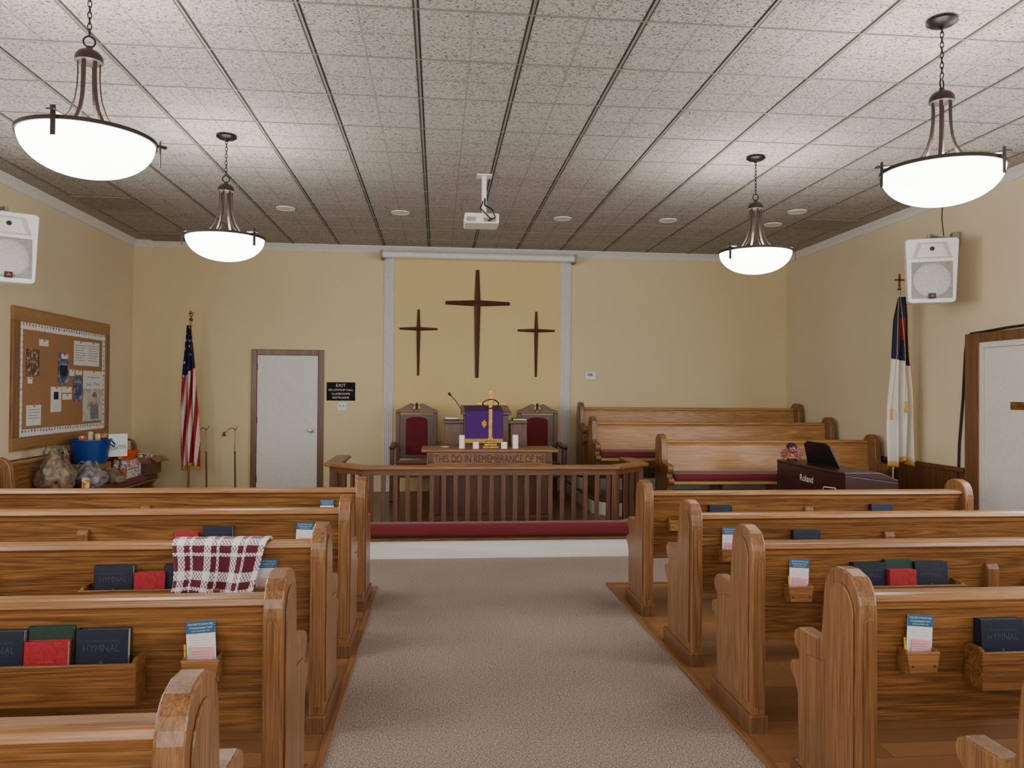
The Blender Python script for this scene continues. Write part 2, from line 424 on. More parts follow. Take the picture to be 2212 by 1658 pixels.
for nm, X, sgn, y0, y1 in (('trim_6', XR, -1, 6.88, 10.7), ('trim_7', XL, 1, YF, 10.7), ('trim_12', XR, -1, YF, 5.75)):
    b = MB(); b.box(min(X, X + sgn * .012), max(X, X + sgn * .012), y0, y1, 0, .82); b.box(min(X, X + sgn * .035), max(X, X + sgn * .035), y0, y1, .82, .86)
    b.box(min(X, X + sgn * .022), max(X, X + sgn * .022), y0, y1, 0, .12)
    yy = y0 + .05
    while yy < y1 - .05: b.box(min(X, X + sgn * .016), max(X, X + sgn * .016), yy, yy + .085, .12, .82); yy += .1
    struct(nm, b, 'wains')
pl0, pl1 = atY(830, 700, YB).x, atY(851, 700, YB).x
pr0, pr1 = atY(1210, 700, YB).x, atY(1232, 700, YB).x
struct('wall_panel', MB().box(pl1 - .02, pr0 + .02, YB - .012, YB, .17, ZC - .1), 'panel')
for nm, a, c in (('trim_8', pl0, pl1), ('trim_9', pr0, pr1)):
    b = MB(); b.box(a, c, YB - .022, YB, .17, ZC - .1); w = (c - a)
    for k in range(5):
        xx = a + w * (.1 + k * .2); b.prism([(xx + .2 * w * .36 * math.cos(t), YB - .022 - .012 * math.sin(t)) for t in [PI * q / 6 for q in range(7)]], 'xy', .3, ZC - .1)
    b.box(a - .01, c + .01, YB - .04, YB, .17, .3)
    struct(nm, b, 'trim')
d0, d1 = atY(556, 800, YB).x, atY(688, 800, YB).x; dz = atY(620, 767, YB).z
o0, o1 = atY(544, 800, YB).x, atY(700, 800, YB).x; oz = atY(620, 755, YB).z
b = MB(); b.box(o0, d0, YB - .035, YB, 0, oz); b.box(d1, o1, YB - .035, YB, 0, oz); b.box(d0, d1, YB - .035, YB, dz, oz)
struct('trim_10', b, 'casing', bevel=.006)
dr = struct('door_1', MB().box(d0 + .004, d1 - .004, YB - .02, YB - .001, .01, dz - .004), 'doorw', bevel=.002)
kp = atY(672, 929, YB - .02)
MB().lathe([(.03, 0), (.03, .008), (.012, .012), (.012, .035), (.026, .045), (.03, .06), (.022, .072), (.001, .075)], (0, 0, 0), 20, Matrix.Translation(kp) @ Matrix.Rotation(PI / 2, 4, 'X')).build('knob', 'chrome', dr, smooth=True)
for z in (.3, 1.1, 1.82): MB().box(d0 - .008, d0 + .01, YB - .03, YB - .02, z, z + .09).build('hinge', 'bronze', dr)
y1 = atX(2092, 850, XR).y; y2 = atX(2122, 850, XR).y; zt = atX(2092, 722, XR).z
y4 = y2 - .90; y5 = y4 - .18
b = MB(); b.box(XR - .04, XR, y2, y1, 0, zt); b.box(XR - .04, XR, y5, y4, 0, zt); b.box(XR - .04, XR, y4, y2, zt - .09, zt)
struct('trim_11', b, 'casing', bevel=.006)
b = MB(); b.box(XR - .03, XR, y2 - .05, y2, 0, zt - .09); b.box(XR - .03, XR, y4, y4 + .05, 0, zt - .09); b.box(XR - .03, XR, y4 + .05, y2 - .05, zt - .14, zt - .09)
struct('trim_13', b, 'trim')
dr2 = struct('door_2', MB().box(XR - .018, XR - .001, y4 + .054, y2 - .054, .01, zt - .144), 'doorw')
pq = atX(2183, 876, XR - .02)
pt = thing('door_plaque', 'small brass name plate fixed on the white door at the right', 'plaque', (XR - .018, pq.y - .1, pq.z - .03))
MB().box(XR - .022, XR - .018, pq.y - .2, pq.y, pq.z - .035, pq.z + .035).build('plate', 'brass', pt, world=True)
text('J.W.H', .12, .028, (XR - .023, pq.y - .1, pq.z - .008), (0, -1, 0), (0, 0, 1), 'ink', pt)
P = []
for px, py in ((2070, 1040), (2072, 960), (2080, 860), (2085, 760), (2089, 728), (2098, 720), (2125, 716)):
    q = atX(px, py, XR - .015); P.append(q)
P += [Vector((XR - .045, 6.3, zt + .02)), Vector((XR - .045, 5.7, zt + .03))]
tag(MB().tube(P, .012, 8).build('wall_cable', 'black', smooth=True), 'thick black cable looped round the brown casing of the right hand door', 'cable')

# ---------------------------------------------------------------- chancel platform and choir risers
plat = [(-1.3, YB), (-1.3, 7.62), (-.82, 7.2), (1.88, 7.2), (2.36, 7.62), (2.36, YB)]
struct('floor_chancel', MB().prism(plat, 'xy', 0, .165), 'plankdark')
face = [(-1.3, 8.9), (-1.3, 7.62), (-.82, 7.2), (1.88, 7.2), (2.36, 7.62), (2.36, 7.84)]
struct('trim_14', MB().prism(offset_path(face, -.018, 0), 'xy', 0, .165), 'pine')
struct('trim_15', MB().prism(offset_path(face, -.035, .25), 'xy', .165, .185), 'dark_x', bevel=.006)
def riser(x0, x1, y0, y1, z0, z1, r=.25):
    poly = [(x1, y1), (x0, y1)] + [(x0 + r - r * math.cos(t), y0 + r - r * math.sin(t)) for t in [PI / 2 * k / 8 for k in range(9)]] + [(x1, y0)]
    return poly
for nm, a in (('floor_riser_1', (2.37, XR, 7.8, 8.5, 0, .17, .1)), ('floor_riser_2', (1.78, XR, 8.5, YB, .165, .33, .3)), ('floor_riser_3', (1.8, XR, 9.55, YB, .33, .49, .2))):
    poly = riser(*a); struct(nm, MB().prism(poly, 'xy', a[4], a[5] - .02), 'trim')
    struct(nm.replace('floor_riser', 'floor_riser_top'), MB().prism(poly, 'xy', a[5] - .02, a[5]), 'plankdark')

# ---------------------------------------------------------------- pews
END = ([(-.05, 0), (-.05, .80)] + arc(.035, .80, .085, 180, 110, 5, .125)[1:] + [(.06, .932), (.11, .93), (.155, .91), (.185, .875), (.20, .82), (.212, .70)]
       + arc(.262, .68, .05, 180, 270, 4, .055)[1:] + [(.34, .622), (.40, .622), (.432, .605), (.442, .575), (.43, .545), (.40, .525), (.395, .50), (.42, .485), (.462, .475), (.475, .45), (.465, .425), (.43, .40), (.405, .36), (.40, .10), (.44, .085), (.44, 0)])
PAN = [(-.015, .13), (-.015, .78)] + arc(.07, .78, .085, 180, 0, 10, .10)[1:-1] + [(.155, .78), (.165, .62), (.185, .56), (.33, .54), (.33, .13)]
def end_part(root, x0, x1, out, mat_='oak_z'):
    e = MB().prism(END, 'yz', x0, x1).build('pew_end', mat_, root, bevel=.009, seg=3)
    xo = x0 if out < 0 else x1
    MB().prism(PAN, 'yz', min(xo, xo + out * .007), max(xo, xo + out * .007)).build('raised_panel', mat_, e, bevel=.004)
    e2 = MB().prism([(x0 + .014, .12), (x1 - .014, .12), (x1 - .014, .76)] + arc((x0 + x1) / 2, .76, (x1 - x0) / 2 - .014, 0, 180, 8, .03)[1:-1] + [(x0 + .014, .76)], 'xz', -.055, -.049).build('edge_moulding', mat_, e, bevel=.002)
    MB().box(x0 - .012, x1 + .012, -.062, .452, 0, .085).build('plinth', 'casing', e, bevel=.008)
def pew(L, name, label, loc, rz=0, group=None, wood_='oak_x', cushion=False, racks=(), cards=(), h2=False):
    r = thing(name, label, 'pew', loc, rz, group); a = L / 2; e = .066
    MB().prism([(.018, .82), (.046, .82), (.095, .42), (.095, .38), (.062, .38), (.062, .42)], 'yz', -a + e, a - e).build('back', wood_, r)
    MB().prism([(-.022, .834), (-.016, .856), (0, .862), (.05, .862), (.062, .85), (.062, .834), (.052, .822), (.05, .80), (.008, .80), (.004, .822)], 'yz', -a + e, a - e).build('top_rail', 'oak_cap' if wood_ == 'oak_x' else wood_, r, bevel=.003)
    MB().prism([(.09, .40), (.09, .43), (.44, .452), (.462, .44), (.462, .415), (.44, .41)], 'yz', -a + e, a - e).build('seat', wood_, r, bevel=.003)
    end_part(r, -a, -a + e, -1); end_part(r, a - e, a, 1)
    MB().prism([(.03, .39), (.005, .42), (.0, .72), (.012, .745), (.035, .75)] + [(.06, .40)], 'yz', -.03, .03).build('back_brace', 'oak_z', r, bevel=.006)
    MB().prism([(.05, 0), (.06, .40), (.42, .41), (.38, 0)], 'yz', -.02, .02).build('centre_support', 'oak_z', r)
    if cushion:
        MB().box(-a + e + .01, a - e - .01, .1, .475, .452, .525).build('seat_cushion', 'red', r, bevel=.025, seg=4, smooth=True)
    for c in racks:
        b = MB().box(c - .29, c + .29, -.05, .04, .535, .545).build('book_rack', wood_, r)
        MB().box(c - .30, c + .30, -.06, -.048, .53, .665).build('rack_front', wood_, b, bevel=.004)
        for q in (-1, 1):
            MB().prism([(-.048, .53), (-.048, .665), (-.03, .675), (.035, .675), (.045, .53)], 'yz', c + q * .29 - .008, c + q * .29 + .008).build('rack_side', wood_, b, bevel=.003)
    for c in cards:
        k = MB(); k.box(c - .055, c + .055, -.018, .04, .585, .592); k.box(c - .058, c - .05, -.018, .035, .585, .665); k.box(c + .05, c + .058, -.018, .035, .585, .665)
        p = k.build('card_pocket', 'oak_cap', r)
        MB().prism([(c - .05, .588), (c - .062, .66), (c + .062, .66), (c + .05, .588)], 'xz', -.03, -.02).build('pocket_front', 'oak_cap', p, bevel=.004)
        q = MB()
        for sx in (-.04, .04): q.lathe([(.004, 0), (.004, .001), (.001, .002)], n=8, mx=Matrix.Translation((c + sx, -.030, .612)) @ Matrix.Rotation(PI / 2, 4, 'X'))
        q.build('screws', 'bronze', p)
    return r
YLs = [5.51, 4.56, 3.58, 2.63, 1.64]; YRs = [5.26, 4.27, 3.43, 2.53, 1.56]
LXc, RXc = -2.0, 2.66
ordn = ['front', 'second', 'third', 'fourth', 'fifth']
lab = lambda s, i: {0: 'long oak pew at the front of the %s block, nearest the altar rail' % s, 1: 'oak pew second from the altar rail in the %s block' % s,
                    2: ('oak pew with the plaid blanket over its back, %s block' if s == 'left' else 'oak pew third from the altar rail in the %s block') % s,
                    3: 'oak pew fourth from the altar rail in the %s block' % s, 4: 'oak pew nearest the camera in the %s block, mostly cut off' % s}[i]
pL = pew(3.0, 'pew', lab('left', 0), (LXc, YLs[0] + .02, 0), 0, 'nave pews', racks=(.74,), cards=(1.23,))
for i in range(1, 5): dup(pL, (LXc, YLs[i] + .02, 0), 0, lab('left', i))
pR = pew(2.44, 'pew', lab('right', 0), (RXc, YRs[0] + .02, 0), 0, 'nave pews', racks=(-.48, .5), cards=(-.975,))
for i in range(1, 5): dup(pR, (RXc, YRs[i] + .02, 0), 0, lab('right', i))
pew(2.52, 'choir_pew', 'honey oak choir pew with red cushion, lowest and nearest of the three', (3.70, 8.4, .17), PI, 'choir pews', 'oak_lightx', True)
pew(3.1, 'choir_pew', 'middle oak choir pew on the second riser with red cushion', (3.42, 9.4, .33), PI, 'choir pews', 'oak_lightx', True)
pew(3.1, 'choir_pew', 'highest and rearmost oak choir pew against the far wall', (3.44, 10.3, .49), PI, 'choir pews', 'oak_lightx', True)
pew(2.9, 'pew', 'side pew with red cushion against the left wall, heaped with food donations', (-3.96, 8.66, 0), -PI / 2, None, 'oak_x', True)

# ---------------------------------------------------------------- hymnals, bibles, cards
def mk_book(name, label, cat, cm, w, h, t, loc, group, title=None, tm='inkblue', lean=.06):
    r = thing(name, label, cat, loc, 0, group, rx=-lean)
    b = MB(); b.box(-w / 2, w / 2, -t, -t + .004, 0, h); b.box(-w / 2, w / 2, -.004, 0, 0, h); b.box(-w / 2, -w / 2 + .005, -t, 0, 0, h)
    b.build('cover', cm, r, bevel=.0015)
    MB().box(-w / 2 + .005, w / 2 - .005, -t + .004, -.004, .005, h - .006).build('pages', 'page', r)
    for (s, ww, hh, zz) in (title or []): text(s, ww, hh, (0, -t - .0008, zz), (1, 0, 0), (0, 0, 1), tm, r, world=False)
    return r
HT = [('THE UNITED METHODIST', .11, .007, .178), ('HYMNAL', .115, .022, .155)]
RT = [('Holy Bible', .05, .009, .12)]
protos = {}
def book(kind, label, x, y, z=.546, dy=0):
    group = {'blue': 'navy hymnals', 'red': 'red bibles', 'green': 'green books'}[kind]
    loc = (x, y - .012 + dy, z)
    if kind not in protos:
        a = {'blue': ('hymnal', 'book', 'bluebk', .165, .215, .036), 'red': ('bible', 'book', 'redbk', .135, .185, .03), 'green': ('songbook', 'book', 'greenbk', .14, .225, .024)}[kind]
        protos[kind] = mk_book(a[0], label, a[1], a[2], a[3], a[4], a[5], loc, group, {'blue': HT, 'red': RT, 'green': None}[kind], {'blue': 'inkblue', 'red': 'inkgold', 'green': 'inkblue'}[kind])
        o = protos[kind]
        if kind == 'blue': MB().lathe([(.008, 0), (.008, .0008), (.001, .0008)], n=14, mx=Matrix.Translation((0, -.0362, .105)) @ Matrix.Rotation(PI / 2, 4, 'X') @ Matrix.Diagonal((.7, 1.3, 1, 1))).build('stamped_emblem', 'inkblue', o)
    else: o = dup(protos[kind], loc, 0, label, rx=-.06)
    return o
def rowL(i): return YLs[i] + .045
def rowR(i): return YRs[i] + .045
book('blue', 'navy hymnal nearest the aisle in the rack of the fourth left pew', -1.085, rowL(3))
book('red', 'red bible between two navy hymnals in the fourth left pew rack', -1.25, rowL(3), dy=-.025)
book('green', 'green book standing behind the red bible in the fourth left pew rack', -1.25, rowL(3))
book('blue', 'navy hymnal cut by the left picture edge in the fourth left pew', -1.41, rowL(3))
book('blue', 'navy hymnal farthest from the aisle in the blanket pew rack', -1.43, rowL(2))
book('red', 'red bible beside the plaid blanket, third left pew rack', -1.27, rowL(2), dy=-.02)
book('blue', 'navy hymnal half hidden by the plaid blanket', -1.13, rowL(2))
book('red', 'red bible in the rack of the second left pew', -1.43, rowL(1))
book('blue', 'navy hymnal in the rack of the second left pew', -1.25, rowL(1))
book('blue', 'navy hymnal cut by the right picture edge in the fourth right pew', 1.99, rowR(3))
book('blue', 'navy hymnal nearer the aisle in the third right pew rack', 2.03, rowR(2))
book('red', 'red bible between two navy hymnals in the third right pew rack', 2.18, rowR(2), dy=-.025)
book('green', 'green book standing behind the red bible in the third right pew rack', 2.18, rowR(2))
book('blue', 'navy hymnal farther from the aisle in the third right pew rack', 2.335, rowR(2))
book('blue', 'navy hymnal in the rack of the second right pew', 2.14, rowR(1))
book('blue', 'navy hymnal nearer the aisle peeking over the front right pew', 2.0, rowR(0))
book('blue', 'navy hymnal farther from the aisle peeking over the front right pew', 3.2, rowR(0))
cproto = None
def card(label, x, y, tilt=.0):
    global cproto
    loc = (x, y - .02, .593)
    if cproto: return dup(cproto, loc, 0, label, rx=-.05, ry=tilt)
    r = thing('welcome_card', label, 'card', loc, 0, 'welcome cards', rx=-.05, ry=tilt)
    MB().box(-.047, .047, -.003, 0, 0, .185).build('sheet', 'paper', r)
    MB().box(-.047, .047, -.0036, -.003, .145, .185).build('header', 'bluepr', r)
    text('WELCOME TO MOUNT UMC', .082, .006, (0, -.0042, .175), (1, 0, 0), (0, 0, 1), 'paper', r, world=False)
    text('Communication Card', .072, .007, (0, -.0042, .164), (1, 0, 0), (0, 0, 1), 'paper', r, world=False)
    text('WHAT IS YOUR NEXT STEP?', .06, .004, (0, -.0042, .153), (1, 0, 0), (0, 0, 1), 'paper', r, world=False)
    b = MB()
    for k in range(5): b.box(-.038, .02 + .006 * (k % 3), -.0034, -.003, .132 - k * .009, .1325 - k * .009)
    b.build('printed_lines', 'inkgrey', r)
    p = MB().box(-.036, .034, -.008, -.006, 0, .10, Matrix.Rotation(.06, 4, 'Y')).build('pink_slip', 'pink', r)
    b = MB()
    for k in range(4): b.box(-.028, .026, -.0088, -.0082, .085 - k * .008, .0862 - k * .008)
    b.build('printed_lines', 'inkgrey', p)
    cproto = r; return r
for i, t in ((3, -.06), (2, .0), (1, .04), (0, 0)): card('blue headed welcome card with pink slip in the %s left pew pocket' % ordn[i], -.77, rowL(i), t)
for i, t in ((3, .08), (2, .06), (1, .03)): card('blue headed welcome card with pink slip in the %s right pew pocket' % ordn[i], 1.685, rowR(i), t)
for n, (x, y) in enumerate(((-.822, rowL(3)), (1.635, rowR(3)), (1.64, rowR(2)), (-.822, rowL(2)))):
    tag(MB().tube([(x, y - .03, .594), (x - .004, y - .028, .705)], .0035, 6).build('pencil', 'yellow', smooth=True),
        'short yellow pencil in the card pocket of the ' + ['fourth left', 'fourth right', 'third right', 'third left'][n] + ' pew', 'pencil', 'pew pencils')
path = [(.075, .60), (.072, .70), (.069, .79), (.07, .845), (.055, .872), (.02, .876), (-.02, .870), (-.036, .85), (-.034, .82), (-.028, .77), (-.03, .71), (-.033, .64)]
ac = [0]
for i in range(1, len(path)): ac.append(ac[-1] + math.dist(path[i], path[i - 1]))
def blk(u, v):
    d = v * ac[-1]
    k = max(i for i in range(len(ac) - 1) if ac[i] <= d + 1e-9); t = (d - ac[k]) / (ac[k + 1] - ac[k])
    y = path[k][0] + (path[k + 1][0] - path[k][0]) * t; z = path[k][1] + (path[k + 1][1] - path[k][1]) * t
    xl = -1.165 + .01 * math.sin(v * 9); xr = -.755 - .06 * max(0, (v - .55) / .45); rear = max(0, (v - .6) / .4)
    y -= rear * .014 * (1 + math.sin(u * 17 + 1) * .8) + rear * .012 * math.sin(u * 8) + rear * .02
    if v > .6: z += .012 * math.sin(u * 6 + .5) * rear
    return (xl + (xr - xl) * u, YLs[2] + .02 + y, z + .001 * math.sin(u * 40))
o = grid('blanket', 'plaid', blk, 50, 44, None, .007); tag(o, 'maroon and white plaid fleece blanket folded over the back of a left pew', 'blanket')

# ---------------------------------------------------------------- altar rail
rl = thing('altar_rail', 'dark wood communion rail with slat balusters and angled corners', 'rail', (.53, 7.45, .185))
rp = [(-1.03, 8.7), (-1.03, 7.78), (-.68, 7.45), (1.74, 7.45), (2.09, 7.78), (2.09, 8.4)]
MB().prism(offset_path(rp, -.08, .08), 'xy', .80, .835).build('handrail', 'table_x', rl, world=True, bevel=.01, seg=3)
MB().prism(offset_path(rp, -.03, .03), 'xy', .745, .80).build('under_rail', 'dark_x', rl, world=True)
MB().prism(offset_path(rp, -.03, .03), 'xy', .19, .22).build('bottom_rail', 'dark_x', rl, world=True)
for i in range(len(rp) - 1):
    a, c = Vector(rp[i]), Vector(rp[i + 1]); d = (c - a); n = max(2, round(d.length / .115)); ang = math.atan2(d.y, d.x)
    for k in range(n):
        p = a + d * ((k + .5) / n)
        MB().box(-.022, .022, -.011, .011, .21, .75, Matrix.Translation((p.x, p.y, 0)) @ Matrix.Rotation(ang, 4, 'Z')).build('baluster', 'dark_z', rl, world=True, bevel=.003)
for p in rp:
    MB().box(p[0] - .028, p[0] + .028, p[1] - .028, p[1] + .028, .186, .76).build('post', 'dark_z', rl, world=True, bevel=.004)
kc = thing('kneeling_cushion', 'long burgundy velvet kneeler cushion along the foot of the altar rail', 'cushion', (.53, 7.3, .185))
MB().prism(offset_path([(-1.02, 7.55), (-.74, 7.32), (1.80, 7.32), (2.08, 7.55)], -.09, .09), 'xy', .186, .31).build('pad', 'red', kc, world=True, bevel=.035, seg=5, smooth=True)

# ---------------------------------------------------------------- communion table
tb = thing('communion_table', 'carved wooden communion table behind the altar rail with raised lettering', 'table', (.565, 8.4, .165))
x0, x1 = -.165, 1.295
MB().box(x0, x1, 8.15, 8.68, .905, .94).build('tabletop', 'table_x', tb, world=True, bevel=.01, seg=3)
MB().box(x0 + .06, x1 - .06, 8.2, 8.62, .76, .905).build('apron', 'table_x', tb, world=True, bevel=.004)
text('THIS DO IN REMEMBRANCE OF ME', 1.18, .078, (.565, 8.197, .835), (1, 0, 0), (0, 0, 1), 'carve', tb)
for xx in (x0 + .1, x1 - .2):
    for yy in (8.22, 8.52):
        MB().box(xx, xx + .1, yy, yy + .08, .23, .76).build('leg', 'dark_z', tb, world=True, bevel=.01)
for yy in (8.21,): MB().box(x0 + .08, x1 - .08, yy, yy + .42, .166, .23).build('base', 'dark_x', tb, world=True, bevel=.01)
MB().box(x0 + .2, x1 - .2, 8.4, 8.43, .23, .76).build('rear_panel', 'dark_z', tb, world=True)
b = MB()
for xx in (x0 + .07, x1 - .13): b.box(xx, xx + .06, 8.19, 8.2, .79, .885)
b.build('carved_block', 'walnut', tb, world=True, bevel=.004)
bc = thing('altar_cross', 'polished brass cross with crown of thorns on stepped base on communion table', 'cross', (atY(1059, 960, 8.36).x, 8.36, .94))
zt_ = atY(1059, 841, 8.36).z - .94
b = MB()
for k, (w, h0, h1) in enumerate(((.085, 0, .025), (.068, .025, .05), (.05, .05, .075))): b.box(-w, w, -w * .75, w * .75, h0, h1)
b.prism([(-.035, .075), (-.022, .12), (.022, .12), (.035, .075)], 'xz', -.025, .025)
b.build('stepped_base', 'brass', bc, bevel=.004)
b = MB(); b.box(-.019, .019, -.01, .01, .11, zt_)
b.build('upright', 'brass', bc, bevel=.003)
az = atY(1059, 871, 8.36).z - .94
MB().box(-.155, .155, -.009, .009, az - .019, az + .019).build('crossbar', 'brass', bc, bevel=.003)
b = MB()
for q in range(3): b.tube([(.085 * math.cos(t) * (1 + .06 * math.sin(5 * t + q * 2)), -.018 + .008 * math.sin(7 * t + q * 2), az - .005 + .048 * math.sin(t) * (1 + .1 * math.cos(4 * t + q))) for t in [2 * PI * k / 40 for k in range(40)]], .0032, 6, True)
b.build('thorn_crown', 'bronze', bc, smooth=True)
for n, (px, py, r_, hh) in enumerate(((998, 968, .031, .14), (1028, 969, .034, .068), (1089, 970, .034, .068), (1114, 968, .033, .145))):
    q = atY(px, py, 8.3)
    c = thing('pillar_candle', ['tall white pillar candle at the left of the brass cross', 'short white pillar candle just left of the brass cross', 'short white pillar candle just right of the brass cross', 'tall white pillar candle at the right of the brass cross'][n], 'candle', (q.x, 8.3 if n in (1, 2) else 8.34, .94), 0, 'altar candles')
    MB().lathe([(r_, 0), (r_, hh - .004), (r_ - .006, hh), (.012, hh - .004), (.001, hh - .006)], n=24).build('wax', 'wax', c, smooth=True)
    MB().tube([(0, 0, hh - .006), (.001, 0, hh + .012)], .0015, 6).build('wick', 'ink', c)
q = atY(961, 967, 8.4)
tag(MB().lathe([(.028, 0), (.045, .008), (.045, .012), (.03, .008), (.001, .006)], (q.x, 8.4, .94)).build('dish', 'white', smooth=True), 'small white dish at the left end of the communion table', 'dish')

# ---------------------------------------------------------------- pulpit
pu = thing('pulpit', 'dark wood pulpit with side shelves behind the communion table', 'pulpit', (.57, 9.3, .165))
b0, b1 = atY(997, 900, 9.1).x, atY(1104, 900, 9.1).x; s0, s1 = atY(956, 900, 9.1).x, atY(1140, 900, 9.1).x
pz = atY(1050, 887, 9.1).z; sz = atY(960, 908, 9.1).z
MB().box(b0 + .03, b1 - .03, 9.12, 9.5, .166, pz - .05).build('body', 'dark_z', pu, world=True, bevel=.008)
MB().prism([(9.08, pz - .05), (9.08, pz - .01), (9.55, pz + .06), (9.55, pz - .05)], 'yz', b0, b1).build('reading_top', 'dark_x', pu, world=True, bevel=.006)
for a, c in ((s0, b0 + .03), (b1 - .03, s1)):
    MB().box(a, c, 9.12, 9.5, sz - .035, sz).build('side_shelf', 'dark_x', pu, world=True, bevel=.006)
    MB().box(a + .03, c, 9.15, 9.48, .166, sz - .035).build('side_cabinet', 'dark_z', pu, world=True, bevel=.006)
    MB().prism([(x_ + (a + c) / 2 + .01, z_) for x_, z_ in arc(0, sz - .22, .07, 0, 180, 10)] + [((a + c) / 2 - .06, .4), ((a + c) / 2 + .08, .4)], 'xz', 9.142, 9.15).build('arched_panel', 'walnut', pu, world=True, bevel=.003)
c0, c1 = atY(1005, 900, 9.05).x, atY(1087, 900, 9.05).x; cz = atY(1050, 950, 9.05).z
pc = thing('pulpit_cloth', 'purple parament cloth with gold emblem and fringe hanging over the pulpit', 'cloth', ((c0 + c1) / 2, 9.07, cz))
def cl(u, v):
    if v < .3: t = v / .3; return (c0 + (c1 - c0) * u, 9.45 - (9.45 - 9.07) * t, pz + .052 - .058 * t)
    t = (v - .3) / .7; return (c0 + (c1 - c0) * u, 9.07 + .004 * math.sin(u * 12) * t, pz - .006 - (pz - .006 - cz) * t)
grid('drape', 'purple', cl, 24, 30, pc, .004)
MB().box(c0, c1, 9.055, 9.066, cz - .035, cz + .015).build('fringe', 'gold', pc, world=True)
ec = atY(1046, 914, 9.06)
b = MB(); b.box(ec.x - .028, ec.x + .028, 9.06, 9.064, ec.z - .03, ec.z + .02); b.box(ec.x - .01, ec.x + .01, 9.058, 9.063, ec.z - .05, ec.z + .04)
b.build('emblem', 'gold', pc, world=True)
bk = atY(976, 905, 9.3)
r = thing('open_book', 'white paged book lying on the left pulpit shelf', 'book', (bk.x, 9.3, sz)); MB().box(-.085, .085, -.1, .1, 0, .012).build('cover', 'ink', r); MB().box(-.08, .08, -.095, .095, .012, .035).build('pages', 'paper', r, bevel=.006)
bk = atY(1121, 905, 9.3)
r = thing('closed_book', 'dark covered book lying on the right pulpit shelf', 'book', (bk.x, 9.3, sz)); MB().box(-.08, .08, -.1, .1, .004, .022).build('pages', 'page', r); b = MB(); b.box(-.085, .085, -.105, .105, 0, .004); b.box(-.085, .085, -.105, .105, .022, .028); b.build('cover', 'bluebk', r)
mc = thing('gooseneck_microphone', 'black gooseneck microphone rising from the left of the pulpit', 'microphone', (atY(1000, 888, 9.3).x, 9.3, pz + .02))
q0, q1, q2 = atY(1000, 889, 9.3), atY(985, 866, 9.3), atY(974, 854, 9.3)
MB().tube([q0 - Vector((0, 0, .02)), q0, q1, q2], .005, 8).build('gooseneck', 'black', mc, world=True, smooth=True)
MB().tube([q2, q2 + (q2 - q1).normalized() * .012, q2 + (q2 - q1).normalized() * .045], [.007, .015, .013], 12).build('head', 'black', mc, world=True, smooth=True)

# ---------------------------------------------------------------- pulpit chairs
def pchair(x, label, first=None):
    if first: return dup(first, (x, 10.0, .165), 0, label)
    r = thing('pulpit_chair', label, 'chair', (x, 10.0, .165), 0, 'pulpit chairs')
    for s in (-1, 1):
        MB().box(s * .245 - .028, s * .245 + .028, .2, .26, 0, 1.10).build('back_post', 'dark_z', r, bevel=.006)
        MB().box(s * .29 - .03, s * .29 + .03, -.28, -.22, 0, .66).build('front_leg', 'dark_z', r, bevel=.01)
        MB().prism([(-.31, .655), (-.33, .68), (-.30, .70), (-.1, .69), (.2, .72), (.2, .68), (-.1, .655)], 'yz', s * .29 - .035, s * .29 + .035).build('arm', 'dark_x', r, bevel=.01)
    MB().box(-.3, .3, -.27, .24, .30, .39).build('seat_frame', 'dark_x', r, bevel=.006)
    MB().box(-.25, .25, -.27, .19, .39, .48).build('seat_cushion', 'red', r, bevel=.03, seg=4, smooth=True)
    MB().box(-.218, .218, .215, .245, .5, 1.08).build('back_frame', 'dark_z', r)
    MB().prism([(-.14, .55), (.14, .55), (.14, 1.0)] + arc(0, 1.0, .14, 0, 180, 8, .05)[1:-1] + [(-.14, 1.0)], 'xz', .185, .216).build('back_upholstery', 'red', r, bevel=.012, seg=3)
    half = [(0.03, 1.10), (.27, 1.10), (.275, 1.13), (.25, 1.145), (.2, 1.16), (.13, 1.20), (.08, 1.225), (.045, 1.22), (.03, 1.195), (.045, 1.18), (.06, 1.17), (.045, 1.155), (.03, 1.15)]
    b = MB(); b.prism(half, 'xz', .2, .25); b.prism([(-x_, z_) for x_, z_ in half], 'xz', .2, .25); b.box(-.03, .03, .205, .245, 1.10, 1.15)
    b.build('pediment', 'dark_x', r, bevel=.005)
    MB().lathe([(.012, 1.15), (.02, 1.165), (.012, 1.18), (.024, 1.20), (.016, 1.225), (.001, 1.24)], (0, .225, 0), 12).build('finial', 'dark_z', r, smooth=True)
    return r
ch = pchair(atY(900, 900, 10.2).x, 'high backed red velvet chair with carved pediment left of the pulpit')
pchair(atY(1161, 900, 10.2).x, 'high backed red velvet chair with carved pediment right of the pulpit', ch)

